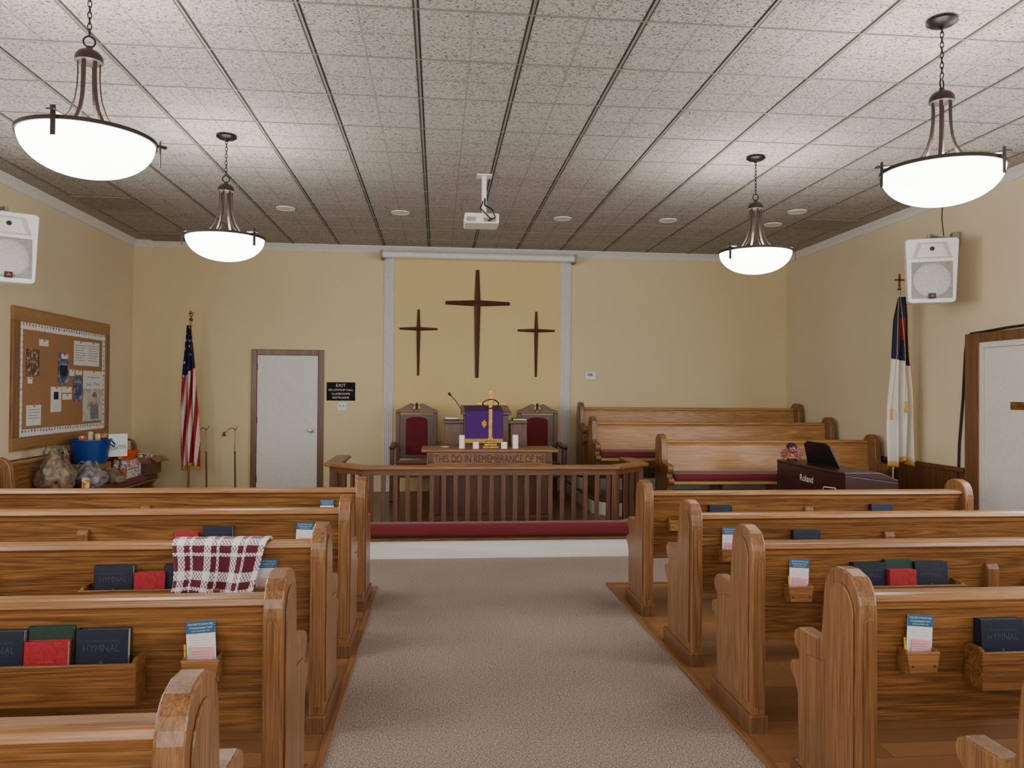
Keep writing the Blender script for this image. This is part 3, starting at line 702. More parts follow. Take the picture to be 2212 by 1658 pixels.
# ---------------------------------------------------------------- wall crosses
def wcross(cx, cy, top, bot, lft, rgt, label):
    Y = YB - .012; c = atY(cx, cy, Y); t = atY(cx, top, Y).z - c.z; bo = c.z - atY(cx, bot, Y).z; l = c.x - atY(lft, cy, Y).x; rr = atY(rgt, cy, Y).x - c.x
    r = thing('wall_cross', label, 'cross', (c.x, Y, c.z), 0, 'three wall crosses'); s = (t + bo) / 1.5
    def arm(nm, dx, dz, ln):
        w0, w1 = .044 * s, .024 * s; px_, pz_ = -dz, dx; b = MB(); vs = []
        for d, w, y in ((0, w0, -.05), (ln * .985, w1, -.028), (ln, w1 * .8, -.022)):
            for sgn, yy in ((-1, 0), (-1, y * .45), (0, y), (1, y * .45), (1, 0)): vs.append((dx * d + px_ * w * sgn, yy, dz * d + pz_ * w * sgn))
        fs = []
        for q in (0, 5):
            for k in range(4): fs.append((q + k, q + k + 1, q + 6 + k, q + 5 + k))
            fs.append((q + 4, q, q + 5, q + 9))
        fs += [(0, 1, 2, 3, 4), (10, 11, 12, 13, 14)]
        b.add(vs, fs); b.build(nm, 'walnut', r)
    arm('upright', 0, 1, t); arm('upright', 0, -1, bo); arm('crossbar', -1, 0, l); arm('crossbar', 1, 0, rr)
wcross(1031, 655, 583, 816, 962, 1101, 'tallest walnut cross in the middle of the yellow panel')
wcross(904, 710, 668, 811, 863, 945, 'smaller walnut cross left of the tall one')
wcross(1158, 714, 673, 814, 1118, 1198, 'smaller walnut cross right of the tall one')
sc_ = thing('projector_screen', 'long white retracted projection screen housing under the ceiling', 'projector screen', (.56, 10.5, 3.3))
a, c = atY(822, 540, 10.5), atY(1245, 548, 10.5)
MB().prism([(10.5 + p, 3.40 + z) for p, z in arc(0, 0, .047, 0, 360, 12)[:-1]], 'yz', a.x, c.x).build('housing', 'white', sc_, world=True)
for xx in (a.x, c.x - .03): MB().box(xx, xx + .03, 10.44, YB - .02, 3.34, 3.45).build('end_bracket', 'greyp', sc_, world=True, bevel=.006)
P = [atY(px, py, YB - .03) for px, py in ((838, 556), (832, 600), (828, 660), (835, 730), (848, 790), (851, 830))]
tag(MB().tube(P, .004, 6).build('cord', 'white', smooth=True), 'thin white cord hanging down beside the left fluted pilaster', 'cord')
a, c = atY(706, 825, YB), atY(767, 865, YB)
sg = thing('exit_sign', 'black sign with white lettering beside the white door', 'sign', ((a.x + c.x) / 2, YB, c.z))
MB().box(a.x, c.x, YB - .01, YB, c.z, a.z).build('board', 'signblack', sg, world=True); w = c.x - a.x; h = a.z - c.z
for s, ww, hh, f in (('EXIT', .34, .15, .83), ('FELLOWSHIP HALL', .86, .11, .58), ('CLASSROOMS', .64, .11, .37), ('RESTROOMS', .58, .11, .16)):
    text(s, w * ww, h * hh, ((a.x + c.x) / 2, YB - .0125, c.z + h * f), (1, 0, 0), (0, 0, 1), 'paper', sg)
a, c = atY(729, 868, YB), atY(748, 886, YB)
sw = thing('light_switch', 'white double light switch plate below the black sign', 'light switch', ((a.x + c.x) / 2, YB, c.z))
MB().box(a.x, c.x, YB - .006, YB, c.z, a.z).build('plate', 'white', sw, world=True, bevel=.002)
for f in (.3, .7): xx = a.x + (c.x - a.x) * f; MB().box(xx - .006, xx + .006, YB - .016, YB - .006, c.z + .05, c.z + .075).build('toggle', 'greyp', sw, world=True)
a, c = atY(1264, 803, YB), atY(1287, 820, YB)
th = thing('thermostat', 'small white thermostat on the far wall above the choir pews', 'thermostat', ((a.x + c.x) / 2, YB, c.z))
MB().box(a.x, c.x, YB - .025, YB + .002, c.z, a.z).build('case', 'white', th, world=True, bevel=.006)
MB().box(a.x + .03, c.x - .05, YB - .027, YB - .025, c.z + .05, a.z - .02).build('display', 'greyp', th, world=True)

# ---------------------------------------------------------------- pendants
def pendant(x, y, label, first=None, rz=0):
    if first: return dup(first, (x, y, ZC - .006), rz, label)
    r = thing('pendant_light', label, 'pendant light', (x, y, ZC - .006), rz, 'bowl pendant lights')
    MB().lathe([(.001, 0), (.075, 0), (.078, -.012), (.06, -.025), (.02, -.032), (.012, -.045), (.001, -.047)], n=24).build('canopy', 'blackm', r, smooth=True)
    b = MB(); z = -.05; k = 0
    while z > -.31:
        rot = Matrix.Translation((0, 0, z)) @ Matrix.Rotation((k % 2) * PI / 2, 4, 'Z')
        b.tube([(.0085 * math.cos(t), 0, .018 * math.sin(t)) for t in [2 * PI * q / 12 for q in range(12)]], .0026, 5, True, rot); z -= .027; k += 1
    b.tube([(.026 * math.cos(t), 0, -.338 + .026 * math.sin(t)) for t in [2 * PI * q / 20 for q in range(20)]], .004, 6, True)
    b.build('chain', 'blackm', r, smooth=True)
    MB().lathe([(.001, -.358), (.012, -.361), (.016, -.374), (.045, -.388), (.060, -.408), (.063, -.436), (.052, -.44), (.001, -.441)], n=20).build('stem_cap', 'bronze', r, smooth=True)
    for k in range(6):
        a = 2 * PI * (k + .25) / 6; ca, sa = math.cos(a), math.sin(a)
        prof = [(.047, -.43), (.046, -.50), (.049, -.56), (.057, -.62), (.076, -.68), (.106, -.73), (.15, -.77), (.19, -.795), (.225, -.815)]
        MB().strap([(r_ * ca, r_ * sa, z_) for r_, z_ in prof], (-sa, ca, 0), .017, .006).build('arm', 'bronze', r)
    R0 = .292
    bowl = [(R0 * math.cos(PI / 2 * (1 - k / 14)) ** .92 if k else 0.0, -.80 - .178 * math.sin(PI / 2 * (1 - k / 14))) for k in range(15)]
    MB().lathe(bowl + [(rr - .006 if rr > .01 else rr, zz + .006) for rr, zz in reversed(bowl)], n=48, cap=False).build('glass_bowl', 'glass', r, smooth=True)
    b = MB().lathe([(R0, -.810), (R0 + .009, -.810), (R0 + .010, -.792), (R0, -.792), (R0, -.810)], n=48, cap=False); b.build('rim', 'bronze', r, smooth=True)
    for k in range(3):
        a = 2 * PI * k / 3 + 1.35; ca, sa = math.cos(a), math.sin(a)
        b = MB(); b.strap([(.25 * ca, .25 * sa, -.775), (.345 * ca, .345 * sa, -.782)], (-sa, ca, 0), .03, .007)
        b.strap([(.315 * ca, .315 * sa, -.755), (.315 * ca, .315 * sa, -.885)], (-sa, ca, 0), .022, .005); b.build('rim_clip', 'bronze', r)
    ld = bpy.data.lights.new('bulb', 'POINT'); ld.energy = 18; ld.shadow_soft_size = .09; ld.color = (1, .97, .9)
    lo = bpy.data.objects.new('bulb', ld); C.objects.link(lo); lo.parent = r; lo.location = (0, 0, -.79)
    return r
p0 = pendant(-1.66, 3.81, 'large glowing bowl pendant nearest the camera on the left', rz=-2.95)
pendant(-1.66, 6.18, 'glowing bowl pendant further back on the left, above the flag side', p0, rz=.15)
pendant(2.64, 6.20, 'glowing bowl pendant further back on the right, toward the choir', p0, rz=.2)
pendant(2.64, 3.81, 'large glowing bowl pendant nearest the camera on the right', p0, rz=-2.5)
rf = None
for n, (px, py) in enumerate(((617, 449), (865, 458), (1215, 471), (1443, 475), (1670, 484), (1722, 456))):
    q = atZ(px, py, ZC); lb = ['leftmost round recessed ceiling light', 'second recessed ceiling light from the left', 'recessed ceiling light just right of the projector', 'recessed ceiling light midway between projector and right pendant',
        'recessed ceiling light closest to the far right wall corner', 'recessed ceiling light nearest the right ceiling vent'][n]
    if rf: dup(rf, (q.x, q.y, ZC), 0, lb); continue
    rf = thing('recessed_light', lb, 'ceiling light', (q.x, q.y, ZC), 0, 'recessed ceiling lights')
    MB().lathe([(.075, -.004), (.1, -.012), (.105, -.001)], n=28, cap=False).build('ring', 'trim', rf, smooth=True)
    MB().lathe([(.001, -.006), (.076, -.006), (.076, -.002), (.001, -.002)], n=28).build('lens', 'lens', rf)
vf = None
for px, py, lb in ((230, 430, 'square ceiling air vent nearer the camera on the left'), (355, 502, 'square ceiling air vent in the far left corner'), (1780, 480, 'square ceiling air vent on the right')):
    q = atZ(px, py, ZC); x = -.13 + .61 * (math.floor((q.x + .13) / .61) + .5); y = 4.62 + .61 * (math.floor((q.y - 4.62) / .61) + .5)
    if vf: dup(vf, (x, y, ZC - .006), 0, lb); continue
    vf = thing('ceiling_vent', lb, 'vent', (x, y, ZC - .006), 0, 'ceiling vents')
    MB().box(-.29, .29, -.29, .29, -.004, .002).build('backing', 'ventd', vf)
    b = MB(); b.box(-.3, .3, -.3, -.275, -.012, 0); b.box(-.3, .3, .275, .3, -.012, 0); b.box(-.3, -.275, -.3, .3, -.012, 0); b.box(.275, .3, -.3, .3, -.012, 0); b.box(-.01, .01, -.3, .3, -.012, 0)
    b.build('frame', 'vent', vf)
    b = MB()
    for k in range(14): yy = -.26 + k * .04; b.box(-.27, .27, yy - .009, yy + .009, -.010, -.006)
    b.build('slats', 'vent', vf)
pj = thing('ceiling_projector', 'white projector hanging from the ceiling on a pole with black cables', 'projector', (.58, 7.03, ZC - .006))
q = atY(1038, 477, 7.0); x = q.x; pt_ = atZ(1046, 378, ZC)
pj.location.x = pt_.x
MB().box(-.07, .07, -.07, .07, -.012, 0).build('ceiling_plate', 'white', pj, bevel=.003)
MB().box(pt_.x - .022, pt_.x + .022, 7.01, 7.05, q.z + .05, ZC - .01).build('pole', 'white', pj, world=True, bevel=.005)
MB().box(x - .15, x + .16, 6.86, 7.14, q.z - .05, q.z + .045).build('body', 'white', pj, world=True, bevel=.014, seg=3)
MB().box(x - .1, x + .12, 6.95, 7.08, q.z + .045, q.z + .06).build('mount_bracket', 'white', pj, world=True)
b = MB()
for k in range(7): b.box(x - .135, x - .05, 6.855, 6.861, q.z - .035 + k * .006, q.z - .032 + k * .006)
b.build('port_panel', 'greyp', pj, world=True)
MB().box(x + .02, x + .13, 6.855, 6.862, q.z - .035, q.z + .0).build('socket_panel', 'greyp', pj, world=True)
MB().tube([(pt_.x + .005, 6.98, q.z + .2), (pt_.x + .0, 6.9, q.z + .12), (pt_.x + .06, 6.84, q.z + .07), (pt_.x + .09, 6.84, q.z), (pt_.x + .03, 6.852, q.z - .03)], .008, 8).build('cable', 'black', pj, world=True, smooth=True)
MB().tube([(pt_.x - .01, 6.99, q.z + .18), (pt_.x - .04, 6.9, q.z + .09), (pt_.x - .01, 6.85, q.z + .05), (pt_.x + .05, 6.85, q.z - .01)], .006, 8).build('cable', 'black', pj, world=True, smooth=True)

# ---------------------------------------------------------------- loudspeakers
def speaker(loc, rz, side, label, bx=.16):
    r = thing('loudspeaker', label, 'loudspeaker', loc, rz, 'wall loudspeakers')
    fr = [(-.18, -.3), (.18, -.3), (.20, -.28), (.225, .28), (.205, .30), (-.205, .30), (-.225, .28), (-.20, -.28)]
    b = MB(); vs = [(x_, -.15, z_) for x_, z_ in fr] + [(x_ * .96, .0, z_) for x_, z_ in fr] + [(x_ * .6, .17, z_ * .88) for x_, z_ in fr]
    fs = [tuple(range(8))[::-1], tuple(range(16, 24))] + [(q + k, q + (k + 1) % 8, q + 8 + (k + 1) % 8, q + 8 + k) for q in (0, 8) for k in range(8)]
    b.add(vs, fs); b.build('cabinet', 'white', r, bevel=.016, seg=3)
    MB().box(-.17, .17, -.157, -.149, -.26, .08).build('grille_panel', 'greyp', r, bevel=.01)
    MB().lathe([(.001, .012), (.12, .010), (.15, .004), (.158, -.002)], n=40, mx=Matrix.Translation((0, -.158, -.09)) @ Matrix.Rotation(PI / 2, 4, 'X')).build('round_grille', 'grille', r, smooth=True)
    MB().prism([(-.17, .11), (.17, .11), (.12, .26), (-.12, .26)], 'xz', -.1515, -.149).build('horn', 'grille', r)
    MB().prism([(-.13, .125), (.13, .125), (.085, .245), (-.085, .245)], 'xz', -.1535, -.151).build('horn_recess', 'trim', r)
    MB().lathe([(.001, 0), (.016, 0), (.02, .004)], n=16, mx=Matrix.Translation((0, -.156, .2)) @ Matrix.Rotation(PI / 2, 4, 'X')).build('horn_throat', 'black', r)
    MB().box(-.03, .03, -.176, -.160, -.265, -.215).build('badge', 'black', r)
    MB().prism([(-.018, -.246), (.018, -.246), (0, -.222)], 'xz', -.179, -.176).build('badge_mark', 'redplate', r)
    b = MB(); s = side
    b.tube([(0, .02, .29), (0, .02, .36), (s * .12, .2, .36), (s * bx, .3, .36)], .018, 8); b.box(-.06, .06, -.02, .06, .30, .32)
    b.box(s * bx - .03, s * bx + .03, .24, .36, .30, .42); b.build('wall_bracket', 'greyp', r, smooth=False, bevel=.004)
    return r
speaker((4.62, 6.85, 2.71), math.radians(24) * -1, 1, 'white loudspeaker bracketed high on the right wall', .275)
speaker((-3.72, 7.02, 2.75), math.radians(34), -1, 'white loudspeaker high on the left wall, cut by the picture edge', .155)
P = [(4.86, 6.98, 3.09), (4.84, 6.98, 3.25), (4.86, 7.0, 3.42)]
tag(MB().tube(P, .005, 6).build('speaker_wire', 'black', smooth=True), 'thin black wire running from the right loudspeaker bracket to the ceiling', 'wire')

# ---------------------------------------------------------------- flags
def flag(name, label, base, top, fpts, mt, finial, Y, fold, rimside=True):
    r = thing(name, label, 'flag', (base.x, Y, 0))
    st = MB().lathe([(.14, 0), (.14, .012), (.05, .03), (.03, .06), (.02, .075)], (base.x, Y, 0), 28); st.build('floor_stand', 'brass', r, world=True, smooth=True)
    MB().tube([(base.x, Y, .03), (top.x, Y, top.z - .12)], .013, 10).build('pole', 'brass' if name == 'national_flag' else 'chrome', r, world=True, smooth=True)
    if finial == 'cross':
        b = MB(); z = top.z; b.box(top.x - .009, top.x + .009, Y - .008, Y + .008, z - .13, z + .02); b.box(top.x - .05, top.x + .05, Y - .008, Y + .008, z - .05, z - .032)
        b.lathe([(.012, -.15), (.024, -.14), (.012, -.12)], (top.x, Y, z), 12); b.build('cross_finial', 'brass', r, world=True)
    else:
        b = MB(); z = top.z; b.lathe([(.012, -.13), (.022, -.12), (.028, -.10), (.012, -.085)], (top.x, Y, z), 14)
        b.ball((top.x, Y, z - .045), .02, 8, (1, 1, 1.8)); b.ball((top.x - .006, Y - .004, z), .012, 6)
        for s in (-1, 1): b.prism([(top.x + s * .008, z - .07), (top.x + s * .03, z - .045), (top.x + s * .028, z - .005), (top.x + s * .008, z - .025)], 'xz', Y - .006, Y + .008)
        b.build('eagle_finial', 'brass', r, world=True, smooth=True)
    rows = []
    for yy, xl, xr in fpts: a, c = atY(xl, yy, Y), atY(xr, yy, Y); rows.append((a.z, a.x, c.x))
    z0, z1 = rows[0][0], rows[-1][0]
    def fn(u, v):
        z = z0 + (z1 - z0) * v; k = 0
        while k < len(rows) - 2 and rows[k + 1][0] > z: k += 1
        t = (z - rows[k][0]) / (rows[k + 1][0] - rows[k][0]); xl = rows[k][1] + (rows[k + 1][1] - rows[k][1]) * t; xr = rows[k][2] + (rows[k + 1][2] - rows[k][2]) * t
        am = .012 + .04 * min(1, v * 1.6)
        return (xl + (xr - xl) * (u + .03 * math.sin(u * 12.56 * fold / 3)), Y - .045 + am * math.sin(u * 2 * PI * fold + v * 1.5) + .01 * math.sin(v * 11 + u * 5), z - .03 * math.sin(u * PI * 2.2 + .4) * v + .02 * abs(math.sin(u * PI * fold)) * v)
    grid('cloth', mt, fn, 60, 60, r, .003)
    def fb(u, v): p = Vector(fn(u, 1)); return p + Vector((0, 0, -.045 * v))
    grid('fringe', 'gold', fb, 60, 2, r, .006)
    def fr(u, v): p = Vector(fn(1, v)); return p + Vector((.009 * u, 0, 0))
    grid('side_fringe', 'gold', fr, 2, 60, r, .003)
    return r, fn
Y = 10.3
flag('national_flag', 'furled stars and stripes flag on a floor stand at the left far wall', atY(407, 1050, Y), atY(413, 672, Y),
     [(703, 406, 415), (750, 401, 419), (800, 396, 423), (880, 391, 429), (960, 390, 432), (1005, 392, 433)], 'usflag', 'eagle', Y, 3)
Y = 7.55
rr_, f2 = flag('church_flag', 'furled white flag with blue corner and red cross beside the right wall', atY(1924, 1045, Y), atY(1943, 596, Y),
     [(642, 1935, 1950), (690, 1926, 1955), (770, 1921, 1957), (850, 1918, 1961), (940, 1916, 1964), (995, 1917, 1964)], 'chflag', 'cross', Y, 2.5)
for a, c in (((1941, 640), (1926, 885)), ((1945, 640), (1957, 870))):
    p, q = atY(a[0], a[1], Y - .1), atY(c[0], c[1], Y - .12)
    MB().tube([p, (p + q) / 2 + Vector((.01, -.02, 0)), q], .003, 6).build('cord', 'gold', rr_, world=True, smooth=True)
    MB().lathe([(.005, .02), (.012, 0), (.010, -.02), (.015, -.10), (.001, -.10)], q, 12).build('tassel', 'gold', rr_, world=True, smooth=True)
for n, (bx, tx) in enumerate(((447, 432), (509, 484))):
    Y = 10.35; lb = ['brass candle lighter pole nearer the flag, leaning at the far wall', 'brass candle lighter pole with snuffer bell nearer the white door'][n]
    b_, t_ = atY(bx, 1050, Y), atY(bx - 1, 925, Y)
    r = thing('candle_lighter', lb, 'candle lighter', (b_.x, Y, 0), 0, 'candle lighters')
    MB().tube([(b_.x, Y, 0), (t_.x, Y, t_.z - .3)], .011, 8).build('pole', 'walnut', r, world=True, smooth=True)
    MB().tube([(t_.x, Y, t_.z - .32), (t_.x, Y, t_.z - .03), (t_.x - .015, Y, t_.z), (t_.x - .05, Y, t_.z + .005), (t_.x - .10, Y, t_.z - .03), (t_.x - .13, Y, t_.z - .055)], .007, 8).build('hook', 'brass', r, world=True, smooth=True)
    MB().tube([(t_.x, Y, t_.z - .03), (t_.x + .03, Y, t_.z + .03)], .006, 8).build('taper_holder', 'brass', r, world=True, smooth=True)
    MB().lathe([(.004, .02), (.012, .01), (.022, -.02), (.034, -.04)], (t_.x - .14, Y, t_.z - .06), 14, cap=False).build('snuffer_bell', 'brass', r, world=True, smooth=True)

# ---------------------------------------------------------------- bulletin board
c00 = atX(30, 658, XL + .03); c11 = atX(235, 945, XL + .03)
by0, by1 = c00.y, c11.y; bz1 = c00.z; bz0 = atX(30, 975, XL + .03).z
bb = thing('bulletin_board', 'oak framed cork bulletin board with handprint border on the left wall', 'bulletin board', (XL, (by0 + by1) / 2, bz0))
MB().box(XL, XL + .012, by0 + .05, by1 - .05, bz0 + .05, bz1 - .05).build('cork', 'cork', bb, world=True)
fw = .13
for nm, a in (('frame', (by0, by1, bz1 - fw * 1.1, bz1)), ('frame', (by0, by1, bz0, bz0 + fw)), ('frame', (by0, by0 + fw, bz0 + fw, bz1 - fw * 1.1)), ('frame', (by1 - fw * .8, by1, bz0 + fw, bz1 - fw * 1.1))):
    MB().box(XL, XL + .03, *a).build(nm, 'oak_y' if a[1] - a[0] > 1 else 'oak_z', bb, world=True, bevel=.005)
ty0, ty1, tz0, tz1 = by0 + fw, by1 - fw * .8, bz0 + fw, bz1 - fw * 1.1; bw = .07
b = MB(); b.box(XL + .012, XL + .015, ty0, ty1, tz1 - bw, tz1); b.box(XL + .012, XL + .015, ty0, ty1, tz0, tz0 + bw); b.box(XL + .012, XL + .015, ty0, ty0 + bw, tz0 + bw, tz1 - bw); b.box(XL + .012, XL + .015, ty1 - bw, ty1, tz0 + bw, tz1 - bw)
b.build('border_strip', 'border', bb, world=True)
notes = [(85, 732, 105, 746, 'paper', 'small white card near the top left of the bulletin board'), (58, 752, 85, 812, 'photo1', 'green and red photo flyer at the left of the bulletin board'),
         (60, 814, 70, 828, 'paper', 'tiny white note under the green and red flyer'), (127, 762, 148, 830, 'photo2', 'blue brochure with a portrait in the middle of the board'),
         (160, 735, 187, 788, 'paper', 'left printed sheet of the pair at the board top'), (188, 738, 214, 790, 'paper', 'right printed sheet of the pair at the board top'),
         (150, 797, 161, 811, 'paper', 'small white slip above the dark blue booklet'), (164, 799, 177, 809, 'paper', 'small card left of the large poster top'),
         (160, 812, 177, 866, 'photo2', 'dark blue booklet beside the large poster'), (180, 800, 221, 910, 'photo3', 'large poster reading Say Yes at the lower right of the board'),
         (110, 835, 132, 890, 'paper', 'white flyer with a dark picture at the board centre'), (134, 835, 155, 848, 'paper', 'upper of two small cards right of the white flyer'),
         (135, 850, 155, 863, 'paper', 'lower of two small cards right of the white flyer'), (57, 875, 88, 920, 'paper', 'typed sheet at the lower left corner of the board'), (133, 764, 146, 774, 'paper', 'small label pinned over the top of the portrait brochure')]
for n, (x0_, y0_, x1_, y1_, m_, lb) in enumerate(notes):
    X = XL + .0175 + (.003 if n == 14 else 0); a, c = atX(x0_, y0_, X), atX(x1_, y1_, X); ym = (a.y + c.y) / 2; top = a.z; bot = top - (atX(x0_, y0_, X).z - atX(x0_, y1_, X).z)
    r = thing('pinned_paper', lb, 'paper', (X, ym, bot), 0, 'papers on the bulletin board')
    MB().box(X - .002, X, a.y, c.y, bot, top).build('sheet', m_, r, world=True)
    hgt, wid = top - bot, c.y - a.y
    if m_ == 'paper' and hgt > .12:
        b = MB()
        for k in range(int(hgt / .03) - 2):
            if n == 10 and k < 6: continue
            zz = top - .05 - k * .028; b.box(X, X + .0008, a.y + .03, c.y - .03 - (.05 if k % 3 == 2 else 0), zz, zz + .006)
        b.build('printed_lines', 'inkgrey', r, world=True)
    if n == 10: MB().box(X, X + .001, ym - .05, ym + .05, bot + hgt * .5, bot + hgt * .8).build('picture', 'ink', r, world=True)
    if n == 9:
        MB().box(X, X + .001, a.y, c.y, top - hgt * .36, top).build('header', 'paper', r, world=True)
        text('Say Yes.', wid * .72, hgt * .09, (X + .0018, ym, top - hgt * .27), (0, 1, 0), (0, 0, 1), 'inkgrey', r)
        text('Growing where', wid * .6, hgt * .05, (X + .0018, ym, top - hgt * .13), (0, 1, 0), (0, 0, 1), 'bluepr', r)
        MB().prism([(ym + .03 + .05 * math.cos(t), bot + hgt * .44 + .07 * math.sin(t)) for t in [2 * PI * k / 16 for k in range(16)]], 'yz', X, X + .0015).build('portrait', 'pink', r, world=True)
        MB().prism([(ym + .03 + .055 * math.cos(t), bot + hgt * .48 + .055 * math.sin(t)) for t in [PI * k / 10 for k in range(11)]], 'yz', X, X + .002).build('portrait_hair', 'cardb', r, world=True)
        MB().prism([(ym - .07, bot + .02), (ym + .16, bot + .02), (ym + .13, bot + hgt * .33), (ym + .06, bot + hgt * .37), (ym, bot + hgt * .37), (ym - .06, bot + hgt * .3)], 'yz', X, X + .0012).build('portrait_shirt', 'inkgrey', r, world=True)
    if n == 3: MB().box(X, X + .001, a.y + .03, c.y - .03, bot + hgt * .28, bot + hgt * .62).build('portrait', 'ink', r, world=True)
    MB().ball((X + .004, ym, top - .012), .008, 6).build('pin', 'redplate', r, world=True)

# ---------------------------------------------------------------- digital piano with cherub and cords
x0, x1, y0, y1, zt = 3.52, 3.98, 6.34, 7.68, .87
pn = thing('digital_piano', 'dark digital piano with music rest, its back turned to the aisle', 'piano', ((x0 + x1) / 2, (y0 + y1) / 2, 0), 0)
MB().box(x0, x0 + .025, y0 + .03, y1 - .03, .12, zt - .02).build('back_panel', 'piano', pn, world=True, bevel=.003)
MB().prism([(x0 - .01, zt - .02), (x0 - .01, zt + .005), (x1 - .15, zt + .005), (x1 + .02, zt - .06), (x1 + .02, zt - .085)], 'xz', y0, y1).build('top_lid', 'piano', pn, world=True, bevel=.006)
for yy in (y0, y1 - .035): MB().prism([(x0 - .005, 0), (x0 - .005, zt - .02), (x1 + .02, zt - .085), (x1 + .03, .62), (x0 + .22, .56), (x0 + .2, .06), (x1 - .05, .04), (x1 - .05, 0)], 'xz', yy, yy + .035).build('side_panel', 'piano', pn, world=True, bevel=.004)
MB().box(x0 + .03, x1 + .01, y0 + .035, y1 - .035, .62, .70).build('key_bed', 'black', pn, world=True)
MB().box(x1 - .14, x1 + .02, y0 + .06, y1 - .06, .70, .72).build('white_keys', 'white', pn, world=True)
mr = [(6.72, .0), (7.34, .0), (7.28, .20), (7.2, .235), (6.86, .235), (6.78, .20)]
MB().prism([(a_, b_) for a_, b_ in mr], 'yz', -.008, .008, Matrix.Translation((x0 + .16, 0, zt + .005)) @ Matrix.Rotation(-.35, 4, 'Y')).build('music_rest', 'black', pn, world=True, bevel=.004)
MB().box(x0 + .15, x0 + .2, 6.72, 7.34, zt + .003, zt + .02).build('rest_ledge', 'black', pn, world=True)
lt = atX(1742, 1033, x0 - .002)
text('Roland', .26, .062, (x0 - .0025, lt.y, lt.z), (0, -1, 0), (0, 0, 1), 'paper', pn)
MB().tube([(x0 - .01, 6.72, .68), (x0 - .03, 6.66, .715), (x0 + .0, 6.52, .72), (x0 - .03, 6.42, .68), (x0 - .02, 6.36, .5)], .005, 8).build('white_cable', 'white', pn, world=True, smooth=True)
cq = Vector((x0 + .08, 7.52, zt + .006))
cb = thing('cherub_bust', 'rose bronze winged cherub bust standing on the piano', 'figurine', cq, .15)
b = MB(); b.ball((0, 0, .115), .046, 14, (.92, 1, 1.08)); b.ball((0, -.045, .108), .009, 6); b.ball((-.02, -.037, .102), .014, 6); b.ball((.02, -.037, .102), .014, 6)
b.ball((0, -.041, .083), .010, 6, (1.5, .8, .6)); b.tube([(0, 0, .03), (0, 0, .09)], [.03, .022], 12); b.ball((0, 0, .028), .05, 10, (1.15, .8, .55)); b.build('head', 'cherub', cb, smooth=True)
b = MB()
for k in range(34):
    a = k * 2.4; e = .15 + 1.35 * (k / 34); b.ball((.045 * math.cos(a) * math.cos(e), .012 + .045 * math.sin(a) * math.cos(e), .122 + .046 * math.sin(e)), .014, 5)
b.build('curly_hair', 'bronze', cb, smooth=True)
for s in (-1, 1): MB().ball((s * .017, -.043, .118), .005, 6).build('eye', 'ink', cb)
for s in (-1, 1):
    b = MB()
    for k in range(5):
        l = .075 + k * .006; a = math.radians(-35 + k * 27); c_ = (s * (.05 + .5 * l * math.cos(a)), .01 - k * .002, .06 + .5 * l * math.sin(a))
        e = MB().ball((0, 0, 0), 1, 8, (l * .55, .008, .013)); b.add(e.v, e.f, Matrix.Translation(c_) @ Matrix.Rotation(-a if s > 0 else a + PI, 4, 'Y'))
    b.build('wing', 'cherub', cb, smooth=True)
MB().lathe([(.05, 0), (.05, .01), (.035, .02), (.001, .02)], n=20).build('base', 'bronze', cb, smooth=True)

# ---------------------------------------------------------------- donation pile on the side pew
S = .526
def box_item(name, lb, cat, m_, x, y, z, w, d, h, rz=0, grp=None):
    r = thing(name, lb, cat, (x, y, z), rz, grp); MB().box(-w / 2, w / 2, -d / 2, d / 2, 0, h).build('carton', m_, r, bevel=.003)
    MB().box(-w / 2 + .01, w / 2 - .01, -d / 2 + .01, d / 2 - .01, h, h + .002).build('top_flap', 'paper' if m_ != 'cardb' else 'cardb', r); return r
box_item('carton', 'closed cardboard carton under the blue tub', 'box', 'cardb', -3.76, 8.76, S, .28, .46, .215)
box_item('carton', 'closed cardboard carton behind the orange bowl on the side pew', 'box', 'cardb', -3.81, 9.55, S, .16, .74, .2)
def bag(lb, m_, x, y, z, r_, h, seed):
    b = MB(); n = 30; nj = 44; vs = []; fs = []
    for i in range(n + 1):
        ph = PI * i / n
        for j in range(nj):
            a = 2 * PI * j / nj; d = Vector((math.sin(ph) * math.cos(a), math.sin(ph) * math.sin(a), -math.cos(ph)))
            rg = abs(mnoise.noise(d * 3.2 + Vector((0, seed, 0)))); rg2 = abs(mnoise.noise(d * 7.5 + Vector((seed, seed, 0))))
            k = 1.0 + .22 * mnoise.noise(d * 1.6 + Vector((seed, 0, 0))) - .26 * rg + .14 * (.3 - rg2)
            tz = max(0, d.z) ** 1.5; kr = k * (1 - .62 * tz)
            zz = max(0, .42 * h + .58 * h * d.z * (k + .12 * tz)); vs.append((x + r_ * d.x * kr, y + r_ * d.y * kr, z + zz))
    for i in range(n):
        for j in range(nj): fs.append((i * nj + j, i * nj + (j + 1) % nj, (i + 1) * nj + (j + 1) % nj, (i + 1) * nj + j))
    b.add(vs, fs)
    r = thing('plastic_bag', lb, 'bag', (x, y, z), 0, 'plastic grocery bags'); b.build('sack', m_, r, world=True, smooth=True)
    for s in (-1, 1):
        MB().strap([(x + s * .02, y, z + h * .8), (x + s * .03, y + .02, z + h * 1.02), (x + s * .07, y - .01, z + h * 1.1), (x + s * .10, y - .02, z + h * .95), (x + s * .09, y, z + h * .75)], (0, 1, .3), .035, .002).build('handle', m_, r, world=True)
bag('tall tan plastic bag at the near end of the donation pile', 'bagtan', -3.72, 7.93, S, .18, .42, 1.3)
bag('grey plastic bag slumped in front of the blue tub', 'baggrey', -3.58, 8.33, S, .17, .25, 4.1)
bag('small tan plastic bag below the blue tub', 'bagtan', -3.50, 8.76, S, .12, .15, 7.7)
